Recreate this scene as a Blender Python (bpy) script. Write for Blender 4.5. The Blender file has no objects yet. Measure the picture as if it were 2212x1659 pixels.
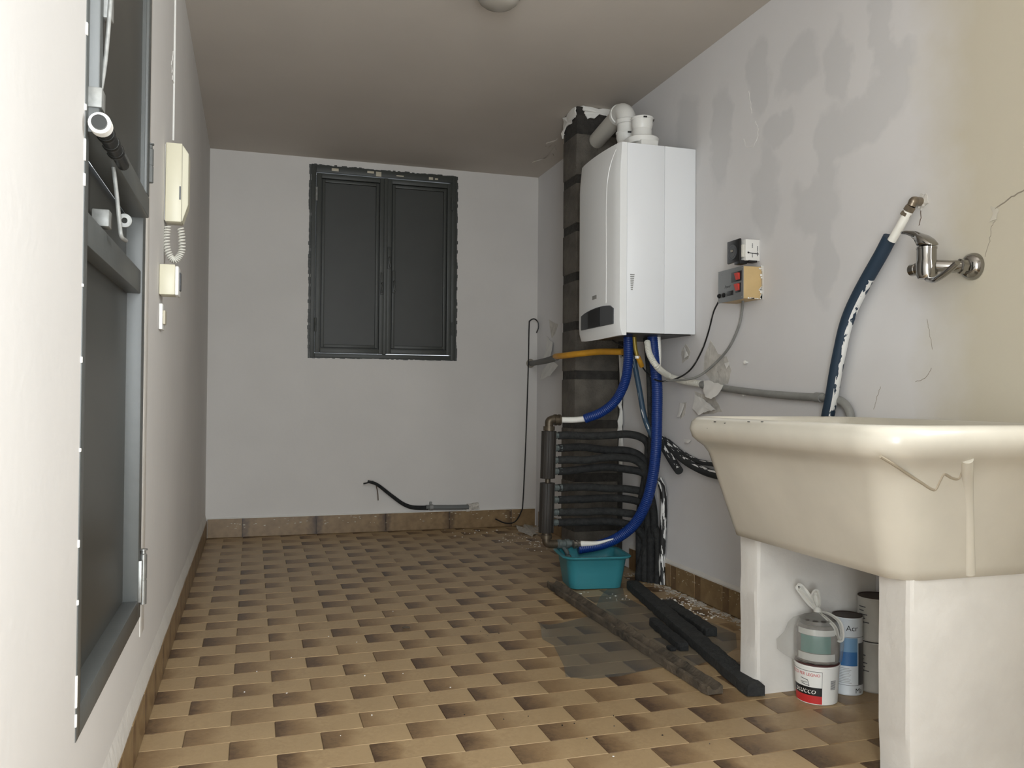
import bpy, bmesh, math, random
from mathutils import Vector, Matrix, noise
random.seed(7)
C = bpy.context.scene.collection
S = bpy.context.scene
# ------------------------------------------------------------------ camera
W, D, H = 2.08, 5.321, 2.333          # room width, depth of back wall, height
YR = -0.60                            # wall behind the camera
CAM = Vector((0.2587, 0.0, 0.85)); FPX = 1811.9
yaw, pitch, roll = 0.30011, 0.016526, 0.0073587
fw = Vector((math.sin(yaw)*math.cos(pitch), math.cos(yaw)*math.cos(pitch), math.sin(pitch)))
rt = Vector((math.cos(yaw), -math.sin(yaw), 0)); up = rt.cross(fw)
rr = rt*math.cos(roll)+up*math.sin(roll); uu = -rt*math.sin(roll)+up*math.cos(roll)
cd = bpy.data.cameras.new('camera'); cam = bpy.data.objects.new('camera', cd); C.objects.link(cam)
cd.sensor_width = 36; cd.lens = FPX/2212*36; cd.clip_start = 0.02
M = Matrix((rr, uu, -fw)).transposed().to_4x4(); M.translation = CAM
cam.matrix_world = M; S.camera = cam
# ------------------------------------------------------------------ world, light, exposure
w = bpy.data.worlds.new('world'); S.world = w; w.use_nodes = True
w.node_tree.nodes['Background'].inputs[0].default_value = (0.86, 0.93, 1, 1)
w.node_tree.nodes['Background'].inputs[1].default_value = 1.6
ld = bpy.data.lights.new('daylight', 'AREA'); ld.shape = 'RECTANGLE'; ld.size = 0.56; ld.size_y = 1.95
ld.energy = 77; ld.color = (0.90, 0.96, 1.0)
lo = bpy.data.objects.new('daylight', ld); C.objects.link(lo)
lo.location = (0.33, YR+0.02, 1.06); lo.rotation_euler = (math.radians(90), 0, 0)   # faces +Y through the doorway behind
l2 = bpy.data.lights.new('side_fill', 'AREA'); l2.shape = 'RECTANGLE'; l2.size = .42; l2.size_y = .8; l2.energy = 27; l2.color = (0.95, 0.98, 1.0)
lo2 = bpy.data.objects.new('side_fill', l2); C.objects.link(lo2); lo2.location = (W+.03, .93, 1.66); lo2.rotation_euler = (math.radians(90), 0, math.radians(90))   # added lamp high in the right wall, brightens the left wall, faces -X
S.view_settings.view_transform = 'Standard'; S.view_settings.look = 'None'
S.view_settings.gamma = 1; S.view_settings.use_curve_mapping = False
S.view_settings.exposure = 0.0
S.cycles.max_bounces = 8

# ------------------------------------------------------------------ helpers
def at(px, py, ax, val):
    """point of the plane ax=val that the photograph shows at pixel px,py"""
    d = fw + rr*((px-1106)/FPX) - uu*((py-829.5)/FPX); i = 'XYZ'.index(ax)
    return CAM + d*((val-CAM[i])/d[i])
def pix(P):
    d = Vector(P)-CAM; z = d.dot(fw)
    return (1106+FPX*d.dot(rr)/z, 829.5-FPX*d.dot(uu)/z, z)
def lin(c): return tuple(((x/255)/12.92 if x <= 10 else ((x/255+.055)/1.055)**2.4) for x in c)+(1,)
MATS = {}
def mat(name, rgb, rough=0.6, metal=0.0, var=0.0, scale=12, bump=0.0, bscale=60, spec=0.5, dark=None, alpha=1, trans=0):
    if name in MATS: return MATS[name]
    m = bpy.data.materials.new(name); m.use_nodes = True; N = m.node_tree.nodes; L = m.node_tree.links
    b = N['Principled BSDF']; col = lin(rgb)
    b.inputs['Base Color'].default_value = col; b.inputs['Roughness'].default_value = rough
    b.inputs['Metallic'].default_value = metal; b.inputs['Specular IOR Level'].default_value = spec
    b.inputs['Alpha'].default_value = alpha; b.inputs['Transmission Weight'].default_value = trans
    tc = N.new('ShaderNodeTexCoord')
    if var or dark:
        n = N.new('ShaderNodeTexNoise'); n.inputs['Scale'].default_value = scale; n.inputs['Detail'].default_value = 6
        L.new(tc.outputs['Object'], n.inputs['Vector'])
        r = N.new('ShaderNodeValToRGB'); e = r.color_ramp.elements
        e[0].position = 0.3; e[1].position = 0.68
        e[0].color = lin(dark) if dark else tuple(c*(1-var) for c in col[:3])+(1,)
        e[1].color = col if dark else tuple(min(1, c*(1+var*.5)) for c in col[:3])+(1,)
        L.new(n.outputs['Fac'], r.inputs['Fac']); L.new(r.outputs['Color'], b.inputs['Base Color'])
    if bump:
        n2 = N.new('ShaderNodeTexNoise'); n2.inputs['Scale'].default_value = bscale; n2.inputs['Detail'].default_value = 5
        L.new(tc.outputs['Object'], n2.inputs['Vector'])
        bp = N.new('ShaderNodeBump'); bp.inputs['Strength'].default_value = bump; bp.inputs['Distance'].default_value = 0.01
        L.new(n2.outputs['Fac'], bp.inputs['Height']); L.new(bp.outputs['Normal'], b.inputs['Normal'])
    MATS[name] = m; return m

def smear_mat(name, rgb, paint=(225, 225, 222), v0=.3, v1=.7, thr=.5, sx=40, rough=.5, u0=-1, u1=9):
    """plastic tube colour with white wall paint smeared on one side (UV: u metres along, v around)"""
    m = bpy.data.materials.new(name); m.use_nodes = True; N = m.node_tree.nodes; L = m.node_tree.links
    b = N['Principled BSDF']; b.inputs['Roughness'].default_value = rough
    uv = N.new('ShaderNodeUVMap'); sp = N.new('ShaderNodeSeparateXYZ'); L.new(uv.outputs[0], sp.inputs[0])
    n = N.new('ShaderNodeTexNoise'); n.inputs['Scale'].default_value = 1; n.inputs['Detail'].default_value = 5
    mp = N.new('ShaderNodeMapping'); mp.inputs['Scale'].default_value = (sx, 7, 1)
    L.new(uv.outputs[0], mp.inputs[0]); L.new(mp.outputs[0], n.inputs['Vector'])
    def mth(op, a, bb):
        k = N.new('ShaderNodeMath'); k.operation = op
        for i, q in enumerate((a, bb)):
            if isinstance(q, (int, float)): k.inputs[i].default_value = q
            else: L.new(q, k.inputs[i])
        return k.outputs[0]
    g = mth('MULTIPLY', mth('GREATER_THAN', sp.outputs[1], v0), mth('LESS_THAN', sp.outputs[1], v1))
    g = mth('MULTIPLY', g, mth('MULTIPLY', mth('GREATER_THAN', sp.outputs[0], u0), mth('LESS_THAN', sp.outputs[0], u1)))
    g = mth('MULTIPLY', g, mth('GREATER_THAN', n.outputs['Fac'], thr))
    mx = N.new('ShaderNodeMixRGB'); mx.inputs[1].default_value = lin(rgb); mx.inputs[2].default_value = lin(paint)
    L.new(g, mx.inputs[0]); L.new(mx.outputs[0], b.inputs['Base Color'])
    return m

def catmull(pts, n=8):
    pts = [Vector(p) for p in pts]
    if len(pts) < 3: return pts
    P = [2*pts[0]-pts[1]]+pts+[2*pts[-1]-pts[-2]]; out = []
    for i in range(1, len(P)-2):
        a, b, c, d = P[i-1:i+3]
        for k in range(n):
            t = k/n
            out.append(0.5*((2*b)+(c-a)*t+(2*a-5*b+4*c-d)*t*t+(3*b-a-3*c+d)*t**3))
    out.append(pts[-1]); return out

class G:
    def __init__(s): s.v = []; s.f = []; s.uv = []; s.m = []; s.mi = 0
    def add(s, vs, fs, uvs=None):
        o = len(s.v); s.v += [Vector(x) for x in vs]
        for i, f in enumerate(fs):
            s.f.append([o+k for k in f]); s.uv.append(uvs[i] if uvs else [(0, 0)]*len(f)); s.m.append(s.mi)
        return s
    def box(s, lo, hi, bev=0, rot=None, piv=None, seg=2):
        lo = Vector(lo); hi = Vector(hi); c = (lo+hi)/2; d = hi-lo
        bm = bmesh.new(); bmesh.ops.create_cube(bm, size=1)
        for q in bm.verts: q.co = Vector((q.co[i]*abs(d[i]) for i in range(3)))
        if bev: bmesh.ops.bevel(bm, geom=bm.edges[:], offset=min(bev, min(abs(x) for x in d)*.45), segments=seg, affect='EDGES', profile=.5)
        R_ = rot.to_matrix() if rot else Matrix.Identity(3)
        if piv is None: piv = c
        piv = Vector(piv); bm.verts.index_update()
        vs = [R_ @ (q.co+c-piv)+piv for q in bm.verts]
        fs = [[q.index for q in f.verts] for f in bm.faces]; bm.free()
        return s.add(vs, fs)
    def tube(s, pts, r, seg=14, n=8, smooth=True, cap=True, corr=None):
        P = catmull(pts, n) if smooth else [Vector(p) for p in pts]
        if corr:                                       # corrugated: resample at ring spacing
            L = [0]
            for a, b in zip(P, P[1:]): L.append(L[-1]+(b-a).length)
            step = corr[0]/4; Q = []; k = 0; t = 0
            while t < L[-1]:
                while L[k+1] < t: k += 1
                f = (t-L[k])/max(1e-9, L[k+1]-L[k]); Q.append(P[k].lerp(P[k+1], f)); t += step
            P = Q
        rs = r if isinstance(r, (list, tuple)) else None
        T = []
        for i in range(len(P)):
            a = P[max(0, i-1)]; b = P[min(len(P)-1, i+1)]; T.append((b-a).normalized())
        u = T[0].orthogonal().normalized()
        if abs(T[0].x) < .9:
            u = (Vector((1, 0, 0))-T[0]*T[0].x).normalized()
        o = len(s.v); dist = 0; ds = []
        for i, p in enumerate(P):
            u = (u-T[i]*u.dot(T[i])).normalized(); w_ = T[i].cross(u)
            if i: dist += (p-P[i-1]).length
            ds.append(dist)
            q = r if not rs else rs[0]+(rs[1]-rs[0])*i/(len(P)-1)
            if corr: q = q+corr[1]*(0, 1, 1, 0)[i % 4]
            for k in range(seg):
                a = 2*math.pi*k/seg; s.v.append(p+u*math.cos(a)*q+w_*math.sin(a)*q)
        for i in range(len(P)-1):
            for k in range(seg):
                k2 = (k+1) % seg
                s.f.append([o+i*seg+k, o+i*seg+k2, o+(i+1)*seg+k2, o+(i+1)*seg+k])
                s.uv.append([(ds[i], k/seg), (ds[i], (k+1)/seg), (ds[i+1], (k+1)/seg), (ds[i+1], k/seg)]); s.m.append(s.mi)
        if cap:
            s.f.append([o+k for k in range(seg)][::-1]); s.uv.append([(0, 0)]*seg); s.m.append(s.mi)
            e = o+(len(P)-1)*seg; s.f.append([e+k for k in range(seg)]); s.uv.append([(0, 0)]*seg); s.m.append(s.mi)
        return s
    def lathe(s, prof, org, axis=(0, 0, 1), seg=28, cap=True):
        """prof: list of (radius, height along axis)"""
        org = Vector(org); ax = Vector(axis).normalized()
        u = ax.orthogonal().normalized()
        if abs(ax.z) > .9: u = Vector((1, 0, 0))
        w_ = ax.cross(u); o = len(s.v)
        for r, h in prof:
            for k in range(seg):
                a = 2*math.pi*k/seg; s.v.append(org+ax*h+(u*math.cos(a)+w_*math.sin(a))*max(r, 1e-4))
        for i in range(len(prof)-1):
            for k in range(seg):
                k2 = (k+1) % seg
                s.f.append([o+i*seg+k, o+i*seg+k2, o+(i+1)*seg+k2, o+(i+1)*seg+k])
                s.uv.append([(k/seg, i), ((k+1)/seg, i), ((k+1)/seg, i+1), (k/seg, i+1)]); s.m.append(s.mi)
        if cap:
            s.f.append([o+k for k in range(seg)][::-1]); s.uv.append([(0, 0)]*seg); s.m.append(s.mi)
            e = o+(len(prof)-1)*seg; s.f.append([e+k for k in range(seg)]); s.uv.append([(0, 0)]*seg); s.m.append(s.mi)
        return s
    def loft(s, rings, cap0=True, cap1=True):
        n = len(rings[0]); o = len(s.v)
        for r in rings: s.v += [Vector(p) for p in r]
        for i in range(len(rings)-1):
            for k in range(n):
                k2 = (k+1) % n
                s.f.append([o+i*n+k, o+i*n+k2, o+(i+1)*n+k2, o+(i+1)*n+k]); s.uv.append([(0, 0)]*4); s.m.append(s.mi)
        if cap0: s.f.append([o+k for k in range(n)][::-1]); s.uv.append([(0, 0)]*n); s.m.append(s.mi)
        if cap1: s.f.append([o+(len(rings)-1)*n+k for k in range(n)]); s.uv.append([(0, 0)]*n); s.m.append(s.mi)
        return s
    def build(s, name, m, parent=None, smooth=True, ang=35, loc=None):
        me = bpy.data.meshes.new(name)
        mn = Vector([min(q[i] for q in s.v) for i in range(3)]); mxx = Vector([max(q[i] for q in s.v) for i in range(3)])
        c = Vector(loc) if loc is not None else (mn+mxx)/2
        if loc is None and parent is None: c.z = mn.z
        me.from_pydata([q-c for q in s.v], [], s.f)
        uvl = me.uv_layers.new(name='UVMap'); k = 0
        flat = [x for f in s.uv for p in f for x in p]
        uvl.data.foreach_set('uv', flat)
        ms = m if isinstance(m, (list, tuple)) else [m]
        for q in ms: me.materials.append(q)
        me.polygons.foreach_set('material_index', s.m)
        if smooth:
            me.polygons.foreach_set('use_smooth', [True]*len(me.polygons)); me.set_sharp_from_angle(angle=math.radians(ang))
        bm = bmesh.new(); bm.from_mesh(me); bmesh.ops.recalc_face_normals(bm, faces=bm.faces[:]); bm.to_mesh(me); bm.free()
        me.update()
        o = bpy.data.objects.new(name, me); C.objects.link(o); o.location = c
        if parent: put(o, parent)
        return o
def worldpos(o):
    p = Vector(o.location)
    return p if not o.parent else worldpos_m(o)
def worldpos_m(o):
    return (mw(o) @ Vector((0, 0, 0)))
def mw(o):
    m = Matrix.Translation(o.location) @ o.rotation_euler.to_matrix().to_4x4() @ Matrix.Diagonal((*o.scale, 1))
    return m if not o.parent else mw(o.parent) @ o.matrix_parent_inverse @ m
def put(o, parent): o.parent = parent; o.matrix_parent_inverse = mw(parent).inverted()
def tag(o, label=None, cat=None, group=None, kind=None):
    for k, v in (('label', label), ('category', cat), ('group', group), ('kind', kind)):
        if v: o[k] = v
    return o
def thing(name, loc, label, cat, group=None, kind=None):
    o = bpy.data.objects.new(name, None); C.objects.link(o); o.location = loc; o.empty_display_size = .05
    return tag(o, label, cat, group, kind)
def text(g, body, size, fn, shear=0, align='LEFT', thick=.0):
    """flat lettering; fn maps (x,y) of the text plane to a world point"""
    cu = bpy.data.curves.new('lettering', 'FONT'); cu.body = body; cu.size = size; cu.shear = shear; cu.align_x = align; cu.resolution_u = 3
    cu.offset = thick
    ob = bpy.data.objects.new('lettering', cu); C.objects.link(ob)
    dg = bpy.context.evaluated_depsgraph_get(); me = ob.evaluated_get(dg).to_mesh()
    g.add([fn(q.co.x, q.co.y) for q in me.vertices], [list(p.vertices) for p in me.polygons])
    bpy.data.objects.remove(ob); bpy.data.curves.remove(cu); return g
def jag(pts, amp, n=3, seed=0, ax=None):
    """ragged closed outline"""
    out = []
    for i, p in enumerate(pts):
        a = Vector(p); b = Vector(pts[(i+1) % len(pts)])
        for k in range(n):
            q = a.lerp(b, k/n)
            if k: q = q+Vector([noise.noise(q*90+Vector((seed+j*7, 0, 0)))*amp for j in range(3)])
            out.append(q)
    return out

# ------------------------------------------------------------------ materials
def wall_material(name, base, stains, stain_col, creams=None, cream_col=None, bump=.06):
    """painted plaster; stains: soft damp marks with shapes of their own at (y, z, ry, rz)"""
    m = bpy.data.materials.new(name); m.use_nodes = True; N = m.node_tree.nodes; L = m.node_tree.links
    b = N['Principled BSDF']; b.inputs['Roughness'].default_value = .75; b.inputs['Specular IOR Level'].default_value = .3
    ge = N.new('ShaderNodeNewGeometry'); nz = N.new('ShaderNodeTexNoise'); nz.inputs['Scale'].default_value = 9; nz.inputs['Detail'].default_value = 4
    L.new(ge.outputs['Position'], nz.inputs['Vector'])
    sub = N.new('ShaderNodeVectorMath'); sub.operation = 'SUBTRACT'; sub.inputs[1].default_value = (.5, .5, .5); L.new(nz.outputs['Color'], sub.inputs[0])
    sc = N.new('ShaderNodeVectorMath'); sc.operation = 'SCALE'; sc.inputs['Scale'].default_value = .16; L.new(sub.outputs[0], sc.inputs[0])
    ad = N.new('ShaderNodeVectorMath'); ad.operation = 'ADD'; L.new(ge.outputs['Position'], ad.inputs[0]); L.new(sc.outputs[0], ad.inputs[1])
    acc = None
    for (y, z, ry, rz) in stains:
        s1 = N.new('ShaderNodeVectorMath'); s1.operation = 'SUBTRACT'; s1.inputs[1].default_value = (W, y, z); L.new(ad.outputs[0], s1.inputs[0])
        s2 = N.new('ShaderNodeVectorMath'); s2.operation = 'MULTIPLY'; s2.inputs[1].default_value = (0, 1/ry, 1/rz); L.new(s1.outputs[0], s2.inputs[0])
        ln = N.new('ShaderNodeVectorMath'); ln.operation = 'LENGTH'; L.new(s2.outputs[0], ln.inputs[0])
        mr = N.new('ShaderNodeMapRange'); mr.inputs[1].default_value = 1.12; mr.inputs[2].default_value = .82; L.new(ln.outputs['Value'], mr.inputs[0])
        if acc is None: acc = mr.outputs[0]
        else:
            k = N.new('ShaderNodeMath'); k.operation = 'MAXIMUM'; L.new(acc, k.inputs[0]); L.new(mr.outputs[0], k.inputs[1]); acc = k.outputs[0]
    n2 = N.new('ShaderNodeTexNoise'); n2.inputs['Scale'].default_value = 2.2; n2.inputs['Detail'].default_value = 5; L.new(ge.outputs['Position'], n2.inputs['Vector'])
    r2 = N.new('ShaderNodeValToRGB'); r2.color_ramp.elements[0].position = .35; r2.color_ramp.elements[1].position = .7
    c0 = lin(base); r2.color_ramp.elements[0].color = tuple(x*.94 for x in c0[:3])+(1,); r2.color_ramp.elements[1].color = c0
    L.new(n2.outputs['Fac'], r2.inputs['Fac']); col = r2.outputs['Color']
    if cream_col:
        sp = N.new('ShaderNodeSeparateXYZ'); L.new(ad.outputs[0], sp.inputs[0])
        mr = N.new('ShaderNodeMapRange'); mr.inputs[1].default_value = creams[0]; mr.inputs[2].default_value = creams[1]; L.new(sp.outputs[1], mr.inputs[0])
        mx = N.new('ShaderNodeMixRGB'); L.new(mr.outputs[0], mx.inputs[0]); L.new(col, mx.inputs[1]); mx.inputs[2].default_value = lin(cream_col); col = mx.outputs[0]
    if acc is not None:
        k = N.new('ShaderNodeMath'); k.operation = 'MULTIPLY'; k.inputs[1].default_value = .4; L.new(acc, k.inputs[0])
        mx = N.new('ShaderNodeMixRGB'); L.new(k.outputs[0], mx.inputs[0]); L.new(col, mx.inputs[1]); mx.inputs[2].default_value = lin(stain_col); col = mx.outputs[0]
    L.new(col, b.inputs['Base Color'])
    n3 = N.new('ShaderNodeTexNoise'); n3.inputs['Scale'].default_value = 45; n3.inputs['Detail'].default_value = 6; L.new(ge.outputs['Position'], n3.inputs['Vector'])
    bp = N.new('ShaderNodeBump'); bp.inputs['Strength'].default_value = bump; bp.inputs['Distance'].default_value = .01
    L.new(n3.outputs['Fac'], bp.inputs['Height']); L.new(bp.outputs['Normal'], b.inputs['Normal'])
    return m

def tile_material():
    m = bpy.data.materials.new('floor_tile'); m.use_nodes = True; N = m.node_tree.nodes; L = m.node_tree.links
    b = N['Principled BSDF']; b.inputs['Roughness'].default_value = .42; b.inputs['Specular IOR Level'].default_value = .35
    uv = N.new('ShaderNodeUVMap'); sp = N.new('ShaderNodeSeparateXYZ'); L.new(uv.outputs[0], sp.inputs[0])
    ge = N.new('ShaderNodeNewGeometry'); oi = N.new('ShaderNodeObjectInfo')
    def mth(op, a, bb=0.0, cl=False):
        k = N.new('ShaderNodeMath'); k.operation = op; k.use_clamp = cl
        for i, q in enumerate((a, bb)):
            if isinstance(q, (int, float)): k.inputs[i].default_value = q
            else: L.new(q, k.inputs[i])
        return k.outputs[0]
    rnd = mth('FRACT', mth('ADD', oi.outputs['Random'], ge.outputs['Random Per Island']))
    n1 = N.new('ShaderNodeTexNoise'); n1.inputs['Scale'].default_value = 75; n1.inputs['Detail'].default_value = 4; n1.inputs['Distortion'].default_value = .8
    L.new(ge.outputs['Position'], n1.inputs['Vector'])
    n2 = N.new('ShaderNodeTexNoise'); n2.inputs['Scale'].default_value = 16; n2.inputs['Detail'].default_value = 3; L.new(ge.outputs['Position'], n2.inputs['Vector'])
    # darkness along u, wobbled
    u = mth('ADD', sp.outputs[0], mth('MULTIPLY', mth('SUBTRACT', n2.outputs['Fac'], .5), .35))
    ext = mth('ADD', .32, mth('MULTIPLY', rnd, .35))
    d = mth('SUBTRACT', 1.0, mth('DIVIDE', u, ext), True)
    d = mth('POWER', d, 1.0)
    side = mth('SUBTRACT', 1.0, mth('MULTIPLY', sp.outputs[1], 7), True)              # darker rim on the near long side
    side = mth('MULTIPLY', side, mth('SUBTRACT', 1.0, mth('MULTIPLY', u, 1.9), True))
    d = mth('MAXIMUM', d, mth('MULTIPLY', side, .8))
    speck = mth('ADD', .55, mth('MULTIPLY', n1.outputs['Fac'], .9))
    amp = mth('ADD', .38, mth('MULTIPLY', mth('FRACT', mth('MULTIPLY', rnd, 7.31)), .5))
    f = mth('MULTIPLY', mth('MULTIPLY', d, speck), amp, True)
    mid = mth('MULTIPLY', mth('SUBTRACT', mth('MULTIPLY', n1.outputs['Fac'], 1.6), .55, True), mth('SUBTRACT', .42, mth('MULTIPLY', u, .4), True), True)
    f = mth('MAXIMUM', f, mid)
    r = N.new('ShaderNodeValToRGB'); e = r.color_ramp.elements
    e[0].color = lin((171, 146, 110)); e[1].color = lin((68, 51, 38)); e.new(.3).color = lin((140, 114, 82)); e.new(.7).color = lin((94, 73, 53))
    L.new(f, r.inputs['Fac'])
    n4 = N.new('ShaderNodeTexNoise'); n4.inputs['Scale'].default_value = 6; L.new(ge.outputs['Position'], n4.inputs['Vector'])
    mx = N.new('ShaderNodeMixRGB'); mx.blend_type = 'MULTIPLY'; mx.inputs[0].default_value = .35
    L.new(r.outputs['Color'], mx.inputs[1]); L.new(n4.outputs['Color'], mx.inputs[2])
    hs = N.new('ShaderNodeHueSaturation'); L.new(r.outputs['Color'], hs.inputs['Color'])
    L.new(mth('ADD', .9, mth('MULTIPLY', n4.outputs['Fac'], .2)), hs.inputs['Value'])
    L.new(hs.outputs[0], b.inputs['Base Color'])
    bp = N.new('ShaderNodeBump'); bp.inputs['Strength'].default_value = .15; bp.inputs['Distance'].default_value = .003
    L.new(n1.outputs['Fac'], bp.inputs['Height']); L.new(bp.outputs['Normal'], b.inputs['Normal'])
    return m
stains = [(3.02, 1.93, .075, .22), (2.70, 1.62, .09, .2), (2.62, 1.83, .1, .06), (2.42, 1.52, .13, .1), (2.36, 1.33, .06, .16),
          (2.22, 1.72, .17, .09), (2.35, 1.66, .06, .15), (2.05, 1.8, .1, .12), (2.5, 2.02, .13, .1), (2.3, 1.95, .06, .16), (2.75, 2.08, .07, .14), (3.3, 2.0, .12, .2), (2.1, 1.98, .06, .2)]
m_wallR = wall_material('wall_paint_right', (220, 218, 217), stains, (190, 190, 190), (1.99, 1.75), (199, 192, 174))
m_wall = wall_material('wall_paint', (214, 210, 205), [], None)
m_wallL = wall_material('wall_paint_left', (216, 213, 209), [], None)
m_ceil = wall_material('ceiling_paint', (196, 188, 178), [], None)
m_tile = tile_material()
m_grout = mat('grout', (150, 130, 102), .9, var=.2, scale=20)
m_skirt = mat('skirting_tile', (142, 118, 84), .4, var=.4, scale=22, dark=(118, 94, 64))
m_skirtd = mat('skirting_dark', (96, 72, 50), .4, var=.3, scale=30, dark=(122, 98, 68))
m_dust = mat('plaster_dust', (196, 190, 180), .95, var=.3, scale=60, bump=.4)
m_chip = mat('paint_chip', (228, 226, 220), .8)
m_grey = mat('door_paint', (84, 86, 84), .42, var=.12, scale=5, bump=.05, bscale=30)
m_greyd = mat('door_panel', (66, 66, 62), .35, var=.12, scale=4)
m_shut = mat('shutter_paint', (62, 64, 60), .5, var=.1, scale=8)
m_shutp = mat('shutter_panel', (51, 52, 48), .5, var=.1, scale=5)
m_zinc = mat('zinc_steel', (150, 150, 146), .4, .7, var=.2, scale=40)
m_galv = mat('painted_rod', (142, 142, 138), .5, .2, var=.25, scale=60)
m_darkst = mat('dark_steel', (46, 46, 44), .4, .5)
m_white = mat('white_enamel', (232, 234, 236), .28)
m_whitecover = mat('boiler_cover', (230, 231, 230), .3)
m_line = mat('cover_highlight', (240, 240, 238), .3)
m_plastw = mat('white_plastic', (226, 225, 220), .35)
m_cream = mat('cream_plastic', (206, 201, 178), .4)
m_creamd = mat('aged_cream', (188, 180, 160), .5)
m_black = mat('black_plastic', (24, 24, 25), .35)
m_gun = mat('gunmetal_plastic', (78, 80, 82), .35, .2)
m_foam = mat('black_foam', (34, 35, 35), .85, var=.5, scale=45, bump=.6, bscale=70)
m_foam2 = mat('charcoal_foam', (42, 43, 42), .85, var=.4, scale=45, bump=.6, bscale=70)
m_blue = mat('blue_corrugated', (10, 48, 116), .45)
m_steelblue = smear_mat('steel_blue_sleeve', (48, 72, 92), v0=.3, v1=.45, thr=.6, sx=14)
m_navysm = smear_mat('navy_sleeve_painted', (30, 50, 68), v0=.14, v1=.34, thr=.455, sx=26, rough=.6, u0=.14)
m_blackpaint = smear_mat('black_foam_painted', (40, 42, 43), v0=.22, v1=.40, thr=.54, sx=14, rough=.8)
m_pipew = mat('white_pipe', (232, 230, 222), .4)
m_brass = mat('aged_brass', (92, 82, 68), .45, .6, var=.3, scale=50)
m_nut = mat('nickel', (170, 165, 155), .3, .9)
m_greyfit = mat('grey_fitting', (92, 100, 98), .55, .1, var=.3, scale=60)
m_yel = mat('yellow_gas_pipe', (202, 146, 40), .5, var=.15, scale=20)
m_greyp = mat('grey_conduit', (138, 138, 134), .55, var=.15, scale=30)
m_wgreyp = mat('pale_conduit', (206, 204, 194), .5)
m_teal = mat('teal_plastic', (54, 128, 138), .38)
m_ceramic = mat('glazed_ceramic', (204, 198, 184), .24, var=.12, scale=4)
m_pier = mat('painted_pier', (208, 204, 197), .8, var=.06, scale=8, bump=.25, bscale=35)
m_chrome = mat('chrome', (158, 156, 152), .13, 1)
m_block = mat('concrete_block', (106, 100, 91), .95, var=.35, scale=9, bump=.8, bscale=90, dark=(72, 68, 62))
m_mortar = mat('dark_mortar', (54, 51, 47), .95, var=.4, scale=30, bump=.8, bscale=60)
m_wood = mat('weathered_lath', (104, 92, 76), .9, var=.6, scale=14, bump=.8, bscale=60, dark=(52, 46, 38))
m_beige = mat('beige_case', (202, 174, 124), .5, var=.1, scale=10)
m_panel = mat('grey_aluminium', (128, 130, 130), .4, .4)
m_red = mat('red_rocker', (200, 62, 50), .3)
m_plaster = mat('bare_plaster', (204, 200, 192), .95, var=.2, scale=30, bump=.5)
m_flake = mat('peeled_paint', (226, 224, 219), .8, var=.08, scale=20)
m_crack = mat('crack', (150, 142, 128), .95)

# ------------------------------------------------------------------ setting: shell
def struct(o, label=None): return tag(o, label, None, None, 'structure')
g = G(); g.box((-.12, YR-.1, -.12), (W+.12, D+.12, -.0035))
floor = struct(g.build('floor', m_grout, smooth=False))
# bricks of the floor: running bond of 217 x 106 mm tiles
PX, PY, JT = .2177, .1062, .0012
cache = {}
def tile_geo(x0, x1, y0, y1, u0, u1):
    g = G(); b = .0012
    lo, hi = (x0+JT/2, y0+JT/2), (x1-JT/2, y1-JT/2); vs = []
    for z, i in ((-.004, 0), (-.0012, 0), (0, b)):
        for (x, y) in ((lo[0]+i, lo[1]+i), (hi[0]-i, lo[1]+i), (hi[0]-i, hi[1]-i), (lo[0]+i, hi[1]-i)): vs.append((x, y, z))
    fs = [[8, 9, 10, 11]]+[[a+4*k, (a+1) % 4+4*k, (a+1) % 4+4*k+4, a+4*k+4] for k in (0, 1) for a in range(4)]
    def uvf(i): x, y, z = vs[i]; return (u0+(x-x0)/max(1e-6, x1-x0)*(u1-u0), (y-y0)/(y1-y0))
    return vs, fs, [[uvf(i) for i in f] for f in fs]
tiles = []
ky = int((YR-2.077)/PY)-1
for k in range(ky, 40):
    y0 = 2.077+k*PY; y1 = y0+PY
    if y1 < YR or y0 > D: continue
    y0c, y1c = max(y0, YR), min(y1, D)
    off = .2157 if k % 2 == 0 else .2157-PX/2
    for n in range(-2, 12):
        x0 = off+n*PX; x1 = x0+PX; a, b = max(x0, 0), min(x1, W)
        if b-a < .012 or y1c-y0c < .012: continue
        px, py, z = pix(((a+b)/2, (y0c+y1c)/2, 0)); vis = z > 0 and -60 < px < 2270 and py < 1740
        hid = (a+b)/2 > 1.68 and (y0c+y1c)/2 < 1.62
        tiles.append(((0 if vis and not hid else 1, (y0c+y1c)/2), a, b, y0c, y1c, (a-x0)/PX, (b-x0)/PX))
tiles.sort(key=lambda t: t[0])
rest = G(); meshes = {}
for i, (key, a, b, y0, y1, u0, u1) in enumerate(tiles):
    if i < 300 and key[0] == 0:
        q = (round(b-a, 4), round(y1-y0, 4), round(u0, 3), round(u1, 3))
        if q not in meshes:
            vs, fs, uvs = tile_geo(0, b-a, 0, y1-y0, u0, u1); gg = G(); gg.add(vs, fs, uvs)
            o = gg.build('tile', m_tile, smooth=False, loc=(0, 0, 0)); meshes[q] = o.data
        else:
            o = bpy.data.objects.new('tile', meshes[q]); C.objects.link(o)
        o.location = (a, y0, 0)
        o.location.z = random.uniform(-.0004, .0003); put(o, floor)
    else:
        vs, fs, uvs = tile_geo(a, b, y0, y1, u0, u1); rest.add(vs, fs, uvs)
tag(rest.build('tile', m_tile, floor, smooth=False), kind='stuff')

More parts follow.
